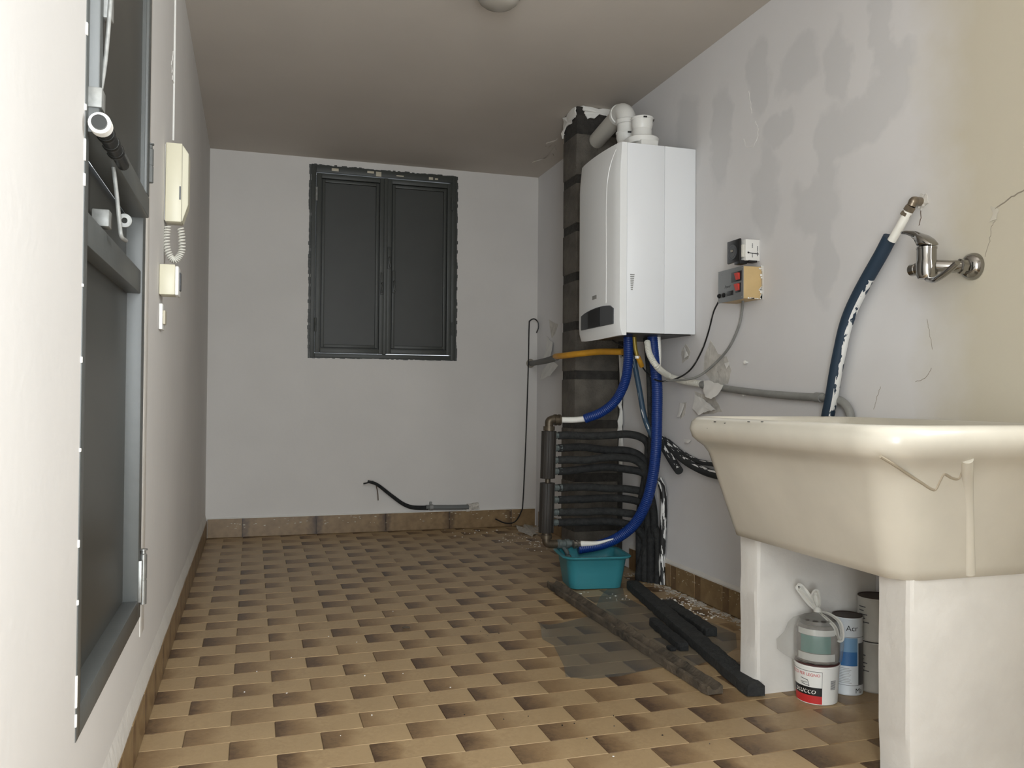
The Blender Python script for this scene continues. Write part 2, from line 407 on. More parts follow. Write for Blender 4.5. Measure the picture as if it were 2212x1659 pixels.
g = G(); g.box((-.12, YR-.1, H), (W+.12, D+.12, H+.1)); ceiling = struct(g.build('ceiling', m_ceil, smooth=False))
DY0, DY1, DZ0, DZ1 = 1.462, 2.247, .305, 2.2      # door opening in the left wall
g = G(); g.box((-.12, YR, -.003), (0, DY0, H)); g.box((-.12, DY1, -.003), (0, D, H)); g.box((-.12, DY0, -.003), (0, DY1, DZ0)); g.box((-.12, DY0, DZ1), (0, DY1, H))
wallL = struct(g.build('wall_left', m_wallL, smooth=False))
g = G(); g.box((W, YR, -.003), (W+.12, .71, H)); g.box((W, 1.15, -.003), (W+.12, D, H)); g.box((W, .71, -.003), (W+.12, 1.15, 1.25)); g.box((W, .71, 2.07), (W+.12, 1.15, H)); wallR = struct(g.build('wall_right', m_wallR, smooth=False))  # opening cut for the added side light
WX0, WX1, WZ0, WZ1 = .594, 1.512, 1.093, 2.285     # window opening in the back wall
g = G(); g.box((-.12, D, -.003), (WX0, D+.12, H)); g.box((WX1, D, -.003), (W+.12, D+.12, H)); g.box((WX0, D, -.003), (WX1, D+.12, WZ0)); g.box((WX0, D, WZ1), (WX1, D+.12, H))
wallB = struct(g.build('wall_back', m_wall, smooth=False))
# wall behind the camera with its doorway
g = G(); g.box((-.12, YR-.1, -.003), (.03, YR, H)); g.box((.63, YR-.1, -.003), (W+.12, YR, H)); g.box((.03, YR-.1, 2.07), (.63, YR, H))
g.box((.68, YR, -.003), (W, -.08, H))      # unseen block added to shade the sink end from the doorway light
wallF = struct(g.build('wall_front', m_wall, smooth=False))

# ------------------------------------------------------------------ skirting tiles
sb = thing('baseboard_back', (W/2, D, 0), None, None, kind='structure')
m_skirtb = mat('skirting_tile_long', (142, 118, 84), .4, var=.4, scale=22, dark=(118, 94, 64))
N = m_skirtb.node_tree.nodes; L = m_skirtb.node_tree.links; b = N['Principled BSDF']      # fired darker towards both ends of each tile
tc = N['Texture Coordinate']; sp_ = N.new('ShaderNodeSeparateXYZ'); L.new(tc.outputs['Object'], sp_.inputs[0])
ab = N.new('ShaderNodeMath'); ab.operation = 'ABSOLUTE'; L.new(sp_.outputs[0], ab.inputs[0])
nn = N.new('ShaderNodeTexNoise'); nn.inputs['Scale'].default_value = 40; L.new(tc.outputs['Object'], nn.inputs['Vector'])
ad_ = N.new('ShaderNodeMath'); ad_.operation = 'MULTIPLY_ADD'; ad_.inputs[1].default_value = .06; L.new(nn.outputs['Fac'], ad_.inputs[0]); L.new(ab.outputs[0], ad_.inputs[2])
mr_ = N.new('ShaderNodeMapRange'); mr_.inputs[1].default_value = .19; mr_.inputs[2].default_value = .25; L.new(ad_.outputs[0], mr_.inputs[0])
mx_ = N.new('ShaderNodeMixRGB'); src = b.inputs['Base Color'].links[0].from_socket; L.new(src, mx_.inputs[1]); mx_.inputs[2].default_value = lin((72, 54, 40)); L.new(mr_.outputs[0], mx_.inputs[0]); L.new(mx_.outputs[0], b.inputs['Base Color'])
xs = [.012, .209, .645, 1.075, 1.485, 1.906, W-.01]
for a, b in zip(xs, xs[1:]):
    g = G(); g.box((a+.0007, D-.012, .001), (b-.0007, D-.0005, .114), .002); g.build('tile', m_skirtb, sb, ang=20)
g = G(); g.box((.0, D-.014, .1135), (W-.01, D-.0005, .118), .001); g.build('plaster_edge', m_chip, sb)
sl = thing('baseboard_left', (0, 3.3, 0), None, None, kind='structure')
y = .55
while y < D-.02:
    b = min(y+.217, D-.013); g = G(); g.box((.0005, y+.0015, .001), (.011, b-.0015, .105), .002); g.mi = 1
    g.box((.011, y+.003, .003), (.0113, y+.05, .103)); g.build('tile', [m_skirt, m_skirtd], sl, ang=20); y = b
sr = thing('baseboard_right', (W, 3.3, 0), None, None, kind='structure')
for a, b in ((4.16, 4.377), (4.377, 4.594), (4.594, 4.811), (4.811, 5.028), (5.028, 5.245), (3.63, 3.85), (3.412, 3.60), (3.197, 3.412), (2.977, 3.197), (2.76, 2.977), (2.543, 2.76), (2.326, 2.543)):
    g = G(); g.box((W-.011, a+.0015, .001), (W-.0005, b-.0015, .103), .002); g.mi = 1
    g.box((W-.0113, b-.05, .003), (W-.011, b-.004, .1)); g.build('tile', [m_skirt, m_skirtd], sr, ang=20)

# ------------------------------------------------------------------ concrete-block pillar
PXA, PYA, PYB = 1.812, 3.945, 4.135
pil = thing('block_pillar', (1.95, 4.04, 0), 'dark unplastered concrete block pillar in the corner behind the white boiler', 'pillar')
g = G(); g.box((PXA+.004, PYA+.004, 0), (W-.002, PYB-.004, H-.001)); g.build('mortar', m_mortar, pil, smooth=False)
z = .0
for zt in (.20, .45, .72, .97, 1.22, 1.47, 1.72, 1.965, 2.215):
    g = G(); hh = .0
    rg = random.Random(int(zt*100))
    g.box((PXA+rg.uniform(-.002, .002), PYA+rg.uniform(-.003, .001), z+.02), (W-.03, PYB, zt-.022), .006)
    g.build('block', m_block, pil); z = zt
g = G()      # plaster remains along the top and down the wall edge
pts = [(1248, 229), (1300, 232), (1335, 240), (1332, 250), (1300, 243), (1268, 246), (1262, 236), (1247, 240), (1245, 250), (1248, 229)]
def ribbon(g, P, amp, th, nrm, seed, n=5):
    Q = jag(P, amp, n, seed); c = sum(Q, Vector())/len(Q); off = Vector(nrm)*th
    k = len(Q); g.add([q for q in Q]+[q+off for q in Q]+[c+off*1.2], [[i, (i+1) % k, k+(i+1) % k, k+i] for i in range(k)]+[[k+i, k+(i+1) % k, 2*k] for i in range(k)])
ribbon(g, [Vector((1.83, PYA-.001, 2.33)), Vector((2.07, PYA-.001, 2.33)), Vector((2.07, PYA-.001, 2.295)), Vector((1.94, PYA-.001, 2.30)), Vector((1.87, PYA-.001, 2.27)), Vector((1.855, PYA-.001, 2.31))], .018, .006, (0, -1, 0), 3)
ribbon(g, [Vector((PXA, PYA+.01, 2.33)), Vector((PXA, PYB, 2.33)), Vector((PXA, PYB, 2.22)), Vector((PXA, PYB-.03, 2.26)), Vector((PXA, PYA+.02, 2.28))], .018, .006, (-1, 0, 0), 5)
ribbon(g, [Vector((2.055, PYA-.001, .5)), Vector((2.075, PYA-.001, .5)), Vector((2.075, PYA-.001, 1.05)), Vector((2.06, PYA-.001, 1.1)), Vector((2.05, PYA-.001, .85))], .02, .004, (0, -1, 0), 9, 12)
g.build('plaster_remnant', m_chip, pil)

# ------------------------------------------------------------------ door_1: grey metal door in the left wall
door = thing('door_1', (0, (DY0+DY1)/2, DZ0), None, None, kind='structure')
fwid = .05
g = G(); g.box((-.06, DY0, DZ0), (.002, DY0+.03, DZ1), .002); g.box((-.06, DY1-fwid, DZ0), (.002, DY1, DZ1), .002)
g.box((-.06, DY0+.03, DZ0), (.002, DY1-fwid, DZ0+.05), .002); g.box((-.06, DY0+.03, DZ1-.04), (.002, DY1-fwid, DZ1), .002)
g.build('frame', m_grey, door)
g = G(); g.box((-.06, DY0+.028, DZ0+.045), (-.032, DY1-fwid+.002, 1.10)); pn = g.build('panel', m_greyd, door, smooth=False)
g = G(); g.box((-.06, DY0+.03, 1.095), (-.002, DY1-fwid, 1.15), .002); g.build('rail', m_grey, door)
g = G(); g.box((-.055, DY0+.028, 1.145), (-.035, DY1-fwid+.002, 1.28)); g.build('panel', m_greyd, door, smooth=False)
for k in range(12):
    pass
leafx = .018; LY = 2.165
g = G(); zb = 1.272
g.box((-.03, DY0+.02, zb), (leafx, LY, zb+.05), .003); g.box((-.03, LY-.045, zb+.05), (leafx, LY, DZ1-.02), .003)
g.box((-.03, DY0+.02, zb+.05), (leafx, DY0+.06, DZ1-.02), .003)
g.build('upper_leaf_frame', m_grey, door)
g = G(); g.box((-.02, DY0+.05, zb+.04), (.004, LY-.04, DZ1-.03)); g.build('panel', m_greyd, door, smooth=False)
g = G(); g.box((leafx-.016, LY-.053, zb+.045), (leafx-.006, LY-.046, DZ1-.03)); g.build('bead', m_grey, door)
for zz, ln in ((.34, .12), (1.36, .08)):
    g = G(); yy = 2.232 if ln > .1 else LY+.008; hx0 = .009 if ln > .1 else .017
    g.lathe([(.0085, 0), (.0085, ln*.48), (.0075, ln*.485), (.0075, ln*.515), (.0085, ln*.52), (.0085, ln), (.006, ln+.003), (.006, ln+.01), (.0095, ln+.011), (.0095, ln+.014)], (hx0, yy, zz), seg=16)
    g.box((-.002, yy-.03, zz+.01), (hx0, yy, zz+ln-.01), .001); g.build('hinge', m_zinc if ln > .1 else m_grey, door)
# closing bar: sleeves on a tube, with a painted white collar at the near end
hb = thing('door_handle', (.02, 1.5, 1.28), None, None); hb.parent = None
hx, hz = .024, 1.278
bpy.data.objects.remove(hb)
g = G(); g.tube([(hx, 1.445, hz), (hx, 1.70, hz)], .0105, smooth=False)
for y in (1.50, 1.552, 1.60): g.lathe([(.0135, 0), (.0148, .003), (.0148, .012), (.013, .016)], (hx, y, hz), (0, 1, 0), seg=20)
g.lathe([(.0125, 0), (.013, .14)], (hx, 1.47, hz), (0, 1, 0), seg=20)
hnd = g.build('handle', m_darkst, door)
g = G(); g.tube([(hx, 1.447, hz), (hx, 1.468, hz)], .0168, smooth=False, seg=24); g.build('collar', m_chip, hnd)
g = G(); g.lathe([(.0115, 0), (.0115, .006)], (hx, 1.441, hz), (0, 1, 0), seg=20); g.build('end_cap', m_darkst, hnd)
g = G(); g.box((.0, 1.478, 1.312), (.022, 1.512, 1.345), .002); g.build('bracket', m_galv, door)
g = G(); g.tube([(.014, 1.50, 1.33), (.021, 1.51, 1.40), (.029, 1.50, 1.50), (.034, 1.50, 1.62), (.034, 1.50, 1.8)], .0035); g.build('rod', m_galv, door)
g = G(); g.box((.012, 1.505, 1.47), (.03, 1.53, 1.9), .002); g.build('rod_guide', m_galv, door)
g = G(); P = [at(243, 345, 'Y', 1.70), at(252, 420, 'Y', 1.70), at(258, 480, 'Y', 1.70), at(262, 510, 'Y', 1.70), at(272, 520, 'Y', 1.74)]
g.tube(P, .0038); g.build('rod', m_galv, door)
g = G(); a = at(268, 475, 'Y', 1.72)
ring = []; k = 18
for r0, r1 in ((.013, .0055),):
    o = [Vector((a.x+math.cos(t)*r0, 1.725, a.z+math.sin(t)*r0)) for t in [2*math.pi*i/k for i in range(k)]]
    i_ = [Vector((a.x+math.cos(t)*r1, 1.725, a.z+math.sin(t)*r1)) for t in [2*math.pi*i/k for i in range(k)]]
    off = Vector((0, .004, 0))
    g.loft([i_, o, [p+off for p in o], [p+off for p in i_], i_], False, False)
g.box((-.03, 1.71, a.z-.016), (.0, 1.745, a.z+.016), .002)
g.build('keeper_plate', m_galv, door)
# chipped plaster along the near reveal
g = G(); rg = random.Random(3)
for zc, hh in ((.33, .02), (.36, .05), (.52, .008), (.61, .012), (.76, .006), (.9, .01), (1.02, .005), (1.18, .02), (1.22, .035), (1.30, .01), (1.42, .02)):
    g = G(); g.box((-.002, DY0-.003, zc), (.0028, DY0+rg.uniform(.001, .0035), zc+hh), .001); g.build('plaster_chip', m_chip, wallL)

# ------------------------------------------------------------------ window_1: shuttered window in the back wall
win = thing('window_1', ((WX0+WX1)/2, D, WZ0), None, None, kind='structure')
F = D-.012; xm = 1.052
g = G(); g.box((WX0, F, WZ0), (WX0+.028, D+.05, WZ1), .002); g.box((WX1-.028, F, WZ0), (WX1, D+.05, WZ1), .002)
g.box((WX0+.028, F, WZ0), (WX1-.028, D+.05, WZ0+.026), .002); g.box((WX0+.028, F, WZ1-.04), (WX1-.028, D+.05, WZ1), .002)
g.build('frame', m_shut, win)
def leaf(x0, x1, zb, zt):
    g = G(); Y0, Y1 = F-.012, D+.02; w_ = .03
    g.box((x0, Y0, zb), (x0+w_, Y1, zt), .0025); g.box((x1-w_, Y0, zb), (x1, Y1, zt), .0025)
    g.box((x0+w_, Y0, zb), (x1-w_, Y1, zb+w_), .0025); g.box((x0+w_, Y0, zt-w_), (x1-w_, Y1, zt), .0025)
    o = g.build('shutter', m_shut, win)
    g = G(); a, b, c, d = x0+w_+.005, x1-w_-.005, zb+w_+.005, zt-w_-.005; t = .018; Ya = Y0+.008
    g.box((a, Ya, c), (a+t, Y1, d), .002); g.box((b-t, Ya, c), (b, Y1, d), .002); g.box((a+t, Ya, c), (b-t, Y1, c+t), .002); g.box((a+t, Ya, d-t), (b-t, Y1, d), .002)
    g.build('inner_frame', m_shut, o)
    g = G(); g.box((x0+w_-.002, Y1-.018, zb+w_-.002), (x1-w_+.002, Y1-.008, zt-w_+.002)); g.build('panel', m_shutp, o, smooth=False)
    return o
l1 = leaf(WX0+.030, xm-.006, WZ0+.028, WZ1-.05); l2 = leaf(xm+.010, WX1-.030, WZ0+.030, WZ1-.05)
g = G(); g.box((xm-.009, F-.018, WZ0+.027), (xm+.013, D+.02, WZ1-.05), .002); g.build('centre_bead', m_shut, win)
for x, z in ((1.032, 1.565), (1.108, 1.58), (1.076, 1.73)):
    g = G(); g.box((x-.009, F-.02, z-.07), (x+.009, F-.009, z+.07), .002)
    g.tube([(x, F-.02, z), (x, F-.034, z), (x+.002*(1 if x < 1.05 else -1), F-.036, z-.02), (x-.006*(1 if x < 1.05 else -1), F-.034, z-.06)], .006, seg=10)
    g.build('handle', m_shut, win)
for x in (WX0+.03, WX1-.03):
    for z in (1.25, 2.06):
        g = G(); g.lathe([(.007, 0), (.007, .04), (.006, .041), (.007, .042), (.007, .085)], (x, F-.016, z), seg=12); g.build('hinge', m_galv if (x < 1 and z > 2) else m_shut, win)
g = G(); rg = random.Random(5)                                   # plaster spots over the top rail
for x in (.715, .935, .99, 1.12, 1.33, 1.37):
    g.box((x, F-.002, WZ1-.03+rg.uniform(-.01, .008)), (x+rg.uniform(.02, .05), F-.0005, WZ1-.014+rg.uniform(-.008, .006)), .001)
g.build('plaster_spot', m_creamd, win)
# ragged painted margin round the frame
g = G()
for i in range(60):
    t = i/60
    for (a, b) in (((WX0-.006, WZ0-.006), (WX0-.006, WZ1+.004)), ((WX1+.006, WZ0-.006), (WX1+.006, WZ1+.004))):
        z = a[1]+(b[1]-a[1])*t; r = random.uniform(.004, .011)
        g.box((a[0]-r, D-.0016, z), (a[0]+r, D-.0004, z+(b[1]-a[1])/60*1.1))
    x = WX0+(WX1-WX0)*t; r = random.uniform(.004, .012)
    g.box((x, D-.0016, WZ1-.006), (x+.017, D-.0004, WZ1+r)); g.box((x, D-.0016, WZ0-r*.6), (x+.017, D-.0004, WZ0+.006))
g.build('paint_margin', m_shut, win, smooth=False)

# ------------------------------------------------------------------ wall flakes, cracks, bare patches (parts of the walls)
def patch(parent, pts, ax, val, m, name, lift=.0015, curl=0, amp=.006, seed=0):
    Q = jag([at(x, y, ax, val) for x, y in pts], amp, 4, seed); k = len(Q)
    nrm = {'X': Vector((-1, 0, 0)), 'Y': Vector((0, -1, 0)), 'Z': Vector((0, 0, -1 if val > 1 else 1))}[ax]
    ia = 'XYZ'.index(ax)
    for q in Q: q[ia] = val
    c = sum(Q, Vector())/k; zt = max(q.z for q in Q); zb = min(q.z for q in Q); g = G()
    def L(q, f): return nrm*(lift+curl*f*((zt-q.z)/(zt-zb+1e-6))**2)
    mids = [c.lerp(q, .55) for q in Q]
    top = [q+L(q, 1) for q in Q]; mid = [q+L(q, 1)*1.15+nrm*(.004*noise.noise(q*40) if curl else 0) for q in mids]
    bot = [q+nrm*.0 + (L(q, 1)-nrm*.0008 if curl else Vector()) for q in Q]
    cc = c+L(c, 1)*1.1
    g.add(bot+top+mid+[cc], [[i, (i+1) % k, k+(i+1) % k, k+i] for i in range(k)]+[[k+i, k+(i+1) % k, 2*k+(i+1) % k, 2*k+i] for i in range(k)]+[[2*k+i, 2*k+(i+1) % k, 3*k] for i in range(k)])
    return g.build(name, m, parent, ang=60)
patch(wallR, [(1535, 735), (1552, 765), (1570, 770), (1580, 800), (1572, 830), (1540, 832), (1520, 800), (1522, 770)], 'X', W, m_plaster, 'bare_patch', .001)
patch(wallR, [(1482, 742), (1492, 760), (1488, 775), (1474, 785), (1472, 760)], 'X', W, m_plaster, 'bare_patch', .001)
patch(wallR, [(1468, 870), (1484, 868), (1480, 895), (1470, 905)], 'X', W, m_plaster, 'bare_patch', .001)
patch(wallR, [(1500, 845), (1545, 860), (1560, 890), (1520, 895)], 'X', W, m_plaster, 'bare_patch', .001)
patch(wallR, [(1522, 822), (1540, 824), (1565, 832), (1558, 852), (1548, 862), (1535, 858), (1524, 845)], 'X', W-.03, m_flake, 'paint_flake', .004, .02, .006, 1)
patch(wallR, [(1502, 852), (1518, 860), (1532, 870), (1553, 885), (1538, 888), (1522, 897), (1502, 882)], 'X', W, m_flake, 'paint_flake', .004, .025, .006, 2)
patch(wallR, [(1478, 745), (1486, 760), (1492, 768), (1484, 775)], 'X', W, m_flake, 'paint_flake', .004, .012, .004, 3)
patch(wallR, [(1470, 870), (1480, 872), (1474, 900), (1468, 902)], 'X', W, m_flake, 'paint_flake', .003, .012, .003, 4)
patch(wallR, [(1566, 785), (1577, 782), (1575, 797)], 'X', W, m_flake, 'paint_flake', .003, .01, .003, 5)
patch(wallR, [(1478, 948), (1494, 950), (1492, 957), (1482, 955)], 'X', W, m_flake, 'paint_flake', .003, .01, .002, 6)
# beyond the pillar
patch(wallR, [(1182, 725), (1196, 740), (1197, 775), (1183, 776)], 'X', W, m_flake, 'paint_flake', .003, .03, .01, 7)
patch(wallR, [(1190, 775), (1208, 790), (1198, 812), (1180, 820), (1176, 800)], 'X', W-.03, m_flake, 'paint_flake', .003, .04, .012, 8)
patch(wallR, [(1186, 690), (1206, 700), (1200, 720), (1192, 730)], 'X', W, m_plaster, 'bare_patch', .001, 0, .01, 9)
patch(wallR, [(2140, 446), (2158, 452), (2154, 474), (2138, 480), (2146, 462)], 'X', W, m_ceramic, 'paint_flake', .001, .002, .004, 10)
patch(ceiling, [(1150, 350), (1180, 342), (1200, 312), (1196, 335), (1172, 356)], 'Z', H, m_ceil, 'paint_flake', .006, 0, .02, 11)
patch(ceiling, [(1178, 312), (1205, 298), (1200, 305), (1182, 318)], 'Z', H, m_ceil, 'paint_flake', .006, 0, .02, 12)
def crack(parent, pts, ax, val, r=.0009, m=None, name='crack'):
    P = []
    for (a, b) in zip(pts, pts[1:]):
        for k in range(5): P.append(at(a[0]+(b[0]-a[0])*k/5+random.uniform(-1.2, 1.2), a[1]+(b[1]-a[1])*k/5+random.uniform(-1.2, 1.2), ax, val))
    P.append(at(*pts[-1], ax, val)); g = G(); g.tube(P, r, seg=6, smooth=False); return g.build(name, m or m_crack, parent)
crack(wallR, [(2212, 412), (2185, 425), (2147, 455)], 'X', W, .0018)
crack(wallR, [(2150, 478), (2141, 490), (2138, 520), (2128, 555)], 'X', W)
crack(wallR, [(1886, 885), (1894, 865), (1895, 855), (1902, 835)], 'X', W)
crack(wallR, [(1978, 825), (1998, 818), (2012, 795)], 'X', W)
crack(wallR, [(2002, 690), (2008, 720), (2014, 755)], 'X', W, .0008)
crack(wallR, [(1990, 455), (1988, 480), (1985, 487)], 'X', W, .0012, mat('rust', (90, 66, 48), .9))
crack(wallR, [(1632, 262), (1638, 280), (1636, 300), (1626, 318), (1612, 318), (1607, 300)], 'X', W, .0012, m_flake, 'paint_ridge')
crack(wallR, [(1618, 195), (1620, 215), (1624, 245)], 'X', W, .001, m_flake, 'paint_ridge')
crack(wallL, [(374, 112), (370, 140), (371, 168), (376, 184)], 'X', 0, .0025, m_flake, 'paint_ridge')
for x, y in ((424, 127), (412, 50), (432, 175), (440, 230)):
    patch(wallL, [(x-4, y-3), (x+1, y-5), (x+2, y+3), (x-3, y+4)], 'X', 0, m_flake, 'paint_flake', .004, 0, .002, x)
# bright roller edge beside the door frame
g = G(); g.box((-.0002, DY1+.001, DZ0-.05), (.0022, DY1+.075, 2.25), .002); g.build('plaster_band', m_pier, wallL)
# uneven plaster ledge above the left skirting
g = G()
P0 = []
rg = random.Random(11); n = 60
for i in range(n+1):
    y = .5+(D-.55)*i/n; zt = .105+.05+.012*noise.noise(Vector((y*5, 0, 0))); t = .009+.004*noise.noise(Vector((y*7, 3, 0)))
    P0.append([(0, y, .1045), (t, y, .1045), (t*1.0, y, .112), (t*.6, y, .13), (0, y, zt)])
g.loft(P0); g.build('plaster_edge', m_pier, wallL)
g = G(); P0 = []
for i in range(41):
    y = 2.3+(3.85-2.3)*i/40; zt = .103+.016+.006*noise.noise(Vector((y*9, 0, 5)))
    P0.append([(W, y, .1025), (W-.010, y, .1025), (W-.010, y, .108), (W, y, zt)])
g.loft(P0); g.build('plaster_edge', m_pier, wallR)
g = G()
for i in range(70):                                              # paint splashes on the skirting face
    x = random.uniform(.1, 2.0); z = random.uniform(.05, .105); g.box((x, D-.0128, z), (x+random.uniform(.003, .014), D-.0124, z+random.uniform(.002, .006)))
tag(g.build('paint_splash', m_creamd, sb, smooth=False), kind='stuff')
g = G()
for i in range(60):
    y = random.uniform(2.85, 3.4) if i < 40 else random.uniform(1.6, 3); z = random.uniform(.04, .1)
    if i < 40: g.box((W-.0118, y, z), (W-.0114, y+random.uniform(.002, .01), z+random.uniform(.001, .004)))
tag(g.build('paint_splash', m_creamd, sr, smooth=False), kind='stuff')

# ------------------------------------------------------------------ laundry sink and its piers
def rrect(x0, x1, y0, y1, z, r, n=7, rw=None):
    """rounded rectangle ring; corners at the wall side (x1) keep radius rw"""
    rw = r if rw is None else rw; P = []
    for cx, cy, a0, q in ((x1, y1, 0, rw), (x0, y1, 90, r), (x0, y0, 180, r), (x1, y0, 270, rw)):
        sx = -1 if cx == x1 else 1; sy = -1 if cy == y1 else 1
        for k in range(n):
            a = math.radians(a0+90*k/(n-1)); P.append(Vector((cx+sx*q+math.cos(a)*q, cy+sy*q+math.sin(a)*q, z)))
    return P
XW = W-.001
sink = thing('laundry_sink', (1.78, 1.84, .44), 'big cream glazed ceramic laundry sink with rolled rim on two white piers', 'sink')
prof = [(.455, 1.665, 1.535, 2.190, .05), (.447, 1.64, 1.524, 2.205, .06), (.452, 1.622, 1.513, 2.212, .065), (.475, 1.612, 1.507, 2.214, .07),
        (.56, 1.580, 1.483, 2.220, .075), (.65, 1.548, 1.455, 2.226, .08), (.695, 1.530, 1.436, 2.230, .085), (.715, 1.514, 1.420, 2.235, .09),
        (.728, 1.494, 1.402, 2.243, .10), (.742, 1.478, 1.388, 2.249, .105), (.765, 1.470, 1.380, 2.253, .11), (.785, 1.474, 1.383, 2.250, .11), (.795, 1.486, 1.395, 2.242, .105),
        (.799, 1.50, 1.41, 2.25, .1), (.796, 1.516, 1.424, 2.24, .1), (.78, 1.528, 1.434, 2.232, .1), (.66, 1.56, 1.46, 2.22, .1), (.52, 1.62, 1.51, 2.16, .1), (.505, 1.67, 1.56, 2.11, .08)]
g = G(); g.loft([rrect(x0, XW-(0 if i < 13 else .045), y0, y1, z, r, 9, .004 if i < 13 else r*.6) for i, (z, x0, y0, y1, r) in enumerate(prof)])
g.build('basin', m_ceramic, sink, ang=60)
def endy(z):    # near end face of the tub
    for (a, b) in zip(prof[3:], prof[4:]):
        if a[0] <= z <= b[0]: return a[2]+(b[2]-a[2])*(z-a[0])/(b[0]-a[0])
    return 1.508
def onend(px, py, out=0):
    y = 1.47
    for _ in range(6): p = at(px, py, 'Y', y); y = endy(p.z)
    return p+Vector((0, -out, 0))
g = G(); g.tube([onend(2094, 992, -.006), onend(2094, 1060, -.006), onend(2096, 1150, -.006), onend(2099, 1240, -.006)], .0125, seg=16); g.build('vertical_rib', m_ceramic, sink)
m_crease = mat('shaded_crease', (160, 149, 130), .5)  # shade along the moulded crease, put into a darker colour
g = G(); g.tube([onend(x, y, -.0012) for x, y in ((1902, 986), (1930, 1003), (1965, 1026), (1990, 1042), (2012, 1056), (2022, 1056), (2032, 1036), (2040, 1024), (2056, 1032), (2070, 1034), (2078, 1020), (2082, 1002), (2092, 996))], .0034, seg=8); g.build('crease', m_crease, sink)
g = G(); rg = random.Random(2)
for x, y in ((1543, 911), (1565, 914), (1616, 911), (1645, 911), (1528, 925), (1540, 930)):
    p = at(x, y, 'X', 1.4735)
    if y > 920: p = at(x, y, 'X', 1.4715)
    g.box(p-Vector((.0008, .003, .001)), p+Vector((.004, .003, .001)), .0008)
tag(g.build('chip_mark', m_darkst, sink), kind='stuff')
def pier(name, x0, y0, y1, label, tw):
    g = G(); rings = []
    for i in range(13):
        z = .4565*i/12
        o = .004*noise.noise(Vector((z*9, y0, 0))); o2 = .004*noise.noise(Vector((z*7, y1, 4)))
        fl = .01*max(0, 1-z/.03)
        rings.append([Vector((x0-o-fl*.6+.012, y0-fl, z)), Vector((XW, y0-fl*.5, z)), Vector((XW, y1, z)), Vector((x0+.012+o, y1+o2, z)), Vector((x0+o, y1-.01+o2, z)), Vector((x0+o-fl*.6, y0+.012-o2, z)), Vector((x0+.004+o, y0+.004-fl*.8, z))])
    g.loft(rings); o = g.build(name, m_pier, ang=25); return tag(o, label, 'pier', 'sink piers')
pier('sink_pier', 1.652, 1.517, 1.622, 'white plastered pier under the near end of the ceramic sink', 0)
pier('sink_pier', 1.662, 2.12, 2.215, 'white plastered pier under the far end of the sink, beside the black foam strips', 0)

# ------------------------------------------------------------------ boiler
BY0, BY1, BZ0, BZ1, BX = 3.215, 3.668, 1.128, 1.930, 1.755
bo = thing('wall_boiler', (W-.17, 3.44, BZ0), 'white wall-hung gas boiler mounted before the dark block pillar', 'boiler')
g = G(); g.box((1.93, BY0, BZ0), (W-.002, BY1, BZ1), .002); g.build('rear_casing', m_white, bo)
g = G(); g.box((BX, BY0, BZ0), (1.929, BY1, BZ1), .002); g.build('side_casing', m_white, bo)
g = G(); g.box((BX+.006, BY0+.006, BZ0-.004), (W-.02, BY1-.006, BZ0+.004)); g.build('underside', m_darkst, bo, smooth=False)
# curved front cover
def fx(t, s):       # t across (0 near..1 far), s height 0..1
    b = .028*math.sin(math.pi*min(1, max(0, t)))**.55 if 0 < t < 1 else 0
    top = max(0, (s-.86)/.14); bot = max(0, (.07-s)/.07)
    return BX-.024-b*(1-.25*top**2)-.008*(1-top)+.012*bot**2
g = G(); nt, ns = 22, 26; rows = []
for j in range(ns+1):
    s = j/ns; row = []
    for i in range(nt+1):
        t = i/nt; zb = BZ0-.002-.018*math.sin(math.pi*(.5*t+.25))**2*(1-s)
        row.append(Vector((fx(t, s), BY0+(BY1-BY0)*t, zb+(BZ1-zb)*s)))
    row += [Vector((BX-.001, BY1, row[0].z)), Vector((BX-.001, BY0, row[0].z))]; rows.append(row)
g.loft(rows); cover = g.build('front_cover', m_whitecover, bo, ang=30)
def front(px, py, out=0):
    x = BX-.05
    for _ in range(8):
        p = at(px, py, 'X', x); t = (p.y-BY0)/(BY1-BY0); s = (p.z-BZ0)/(BZ1-BZ0); x = fx(min(.98, max(.02, t)), min(1, max(0, s)))
    return p+Vector((-out, 0, 0))
g = G(); g.tube([front(x, y, -.0005) for x, y in ((1331, 322), (1322, 345), (1315, 372), (1311, 405), (1309.5, 450), (1309.5, 520), (1309.5, 600), (1309, 655))], .002, seg=8)
g.tube([front(x, y, -.0005) for x, y in ((1309, 703), (1309, 715), (1308.5, 728))], .002, seg=8)
g.build('highlight_line', m_line, cover)  # highlight along the cover's bend, painted as a paler line
g = G()     # display panel
def fgrid(x0, x1, yt, yb, o, th, nx=10, ny=5):
    top = []; k = 0
    for i in range(nx+1):
        x = x0+(x1-x0)*i/nx; row = [front(x, yt(x)+(yb(x)-yt(x))*j/ny, o) for j in range(ny+1)]
        top.append([row[0]+Vector((th, 0, 0))]+row+[row[-1]+Vector((th, 0, 0))])
    g = G(); g.loft(top); return g
yt = lambda x: 684-24*math.sin(min(1, (x-1257)/62)*1.57)**.8 if x < 1321 else 660+(x-1321)*1.2
yb = lambda x: 714-(x-1257)*.21
pa = fgrid(1257, 1326, yt, yb, .005, .012).build('control_panel', m_gun, cover, ang=40)
fgrid(1273, 1298, lambda x: yt(x)+2, lambda x: yb(x)-.5, .0075, .006, 4, 4).build('display', m_black, cover)
g = G(); out = [front(x, y, .0015) for x, y in ((1280, 640), (1289, 637), (1289, 645), (1280, 648))]
g.add([p+Vector((.004, 0, 0)) for p in out]+out, [[i, (i+1) % 4, 4+(i+1) % 4, 4+i] for i in range(4)]+[[4, 5, 6, 7]]); g.build('maker_badge', m_greyp, cover, smooth=False)
g = G()     # torn bar-code sticker on the side
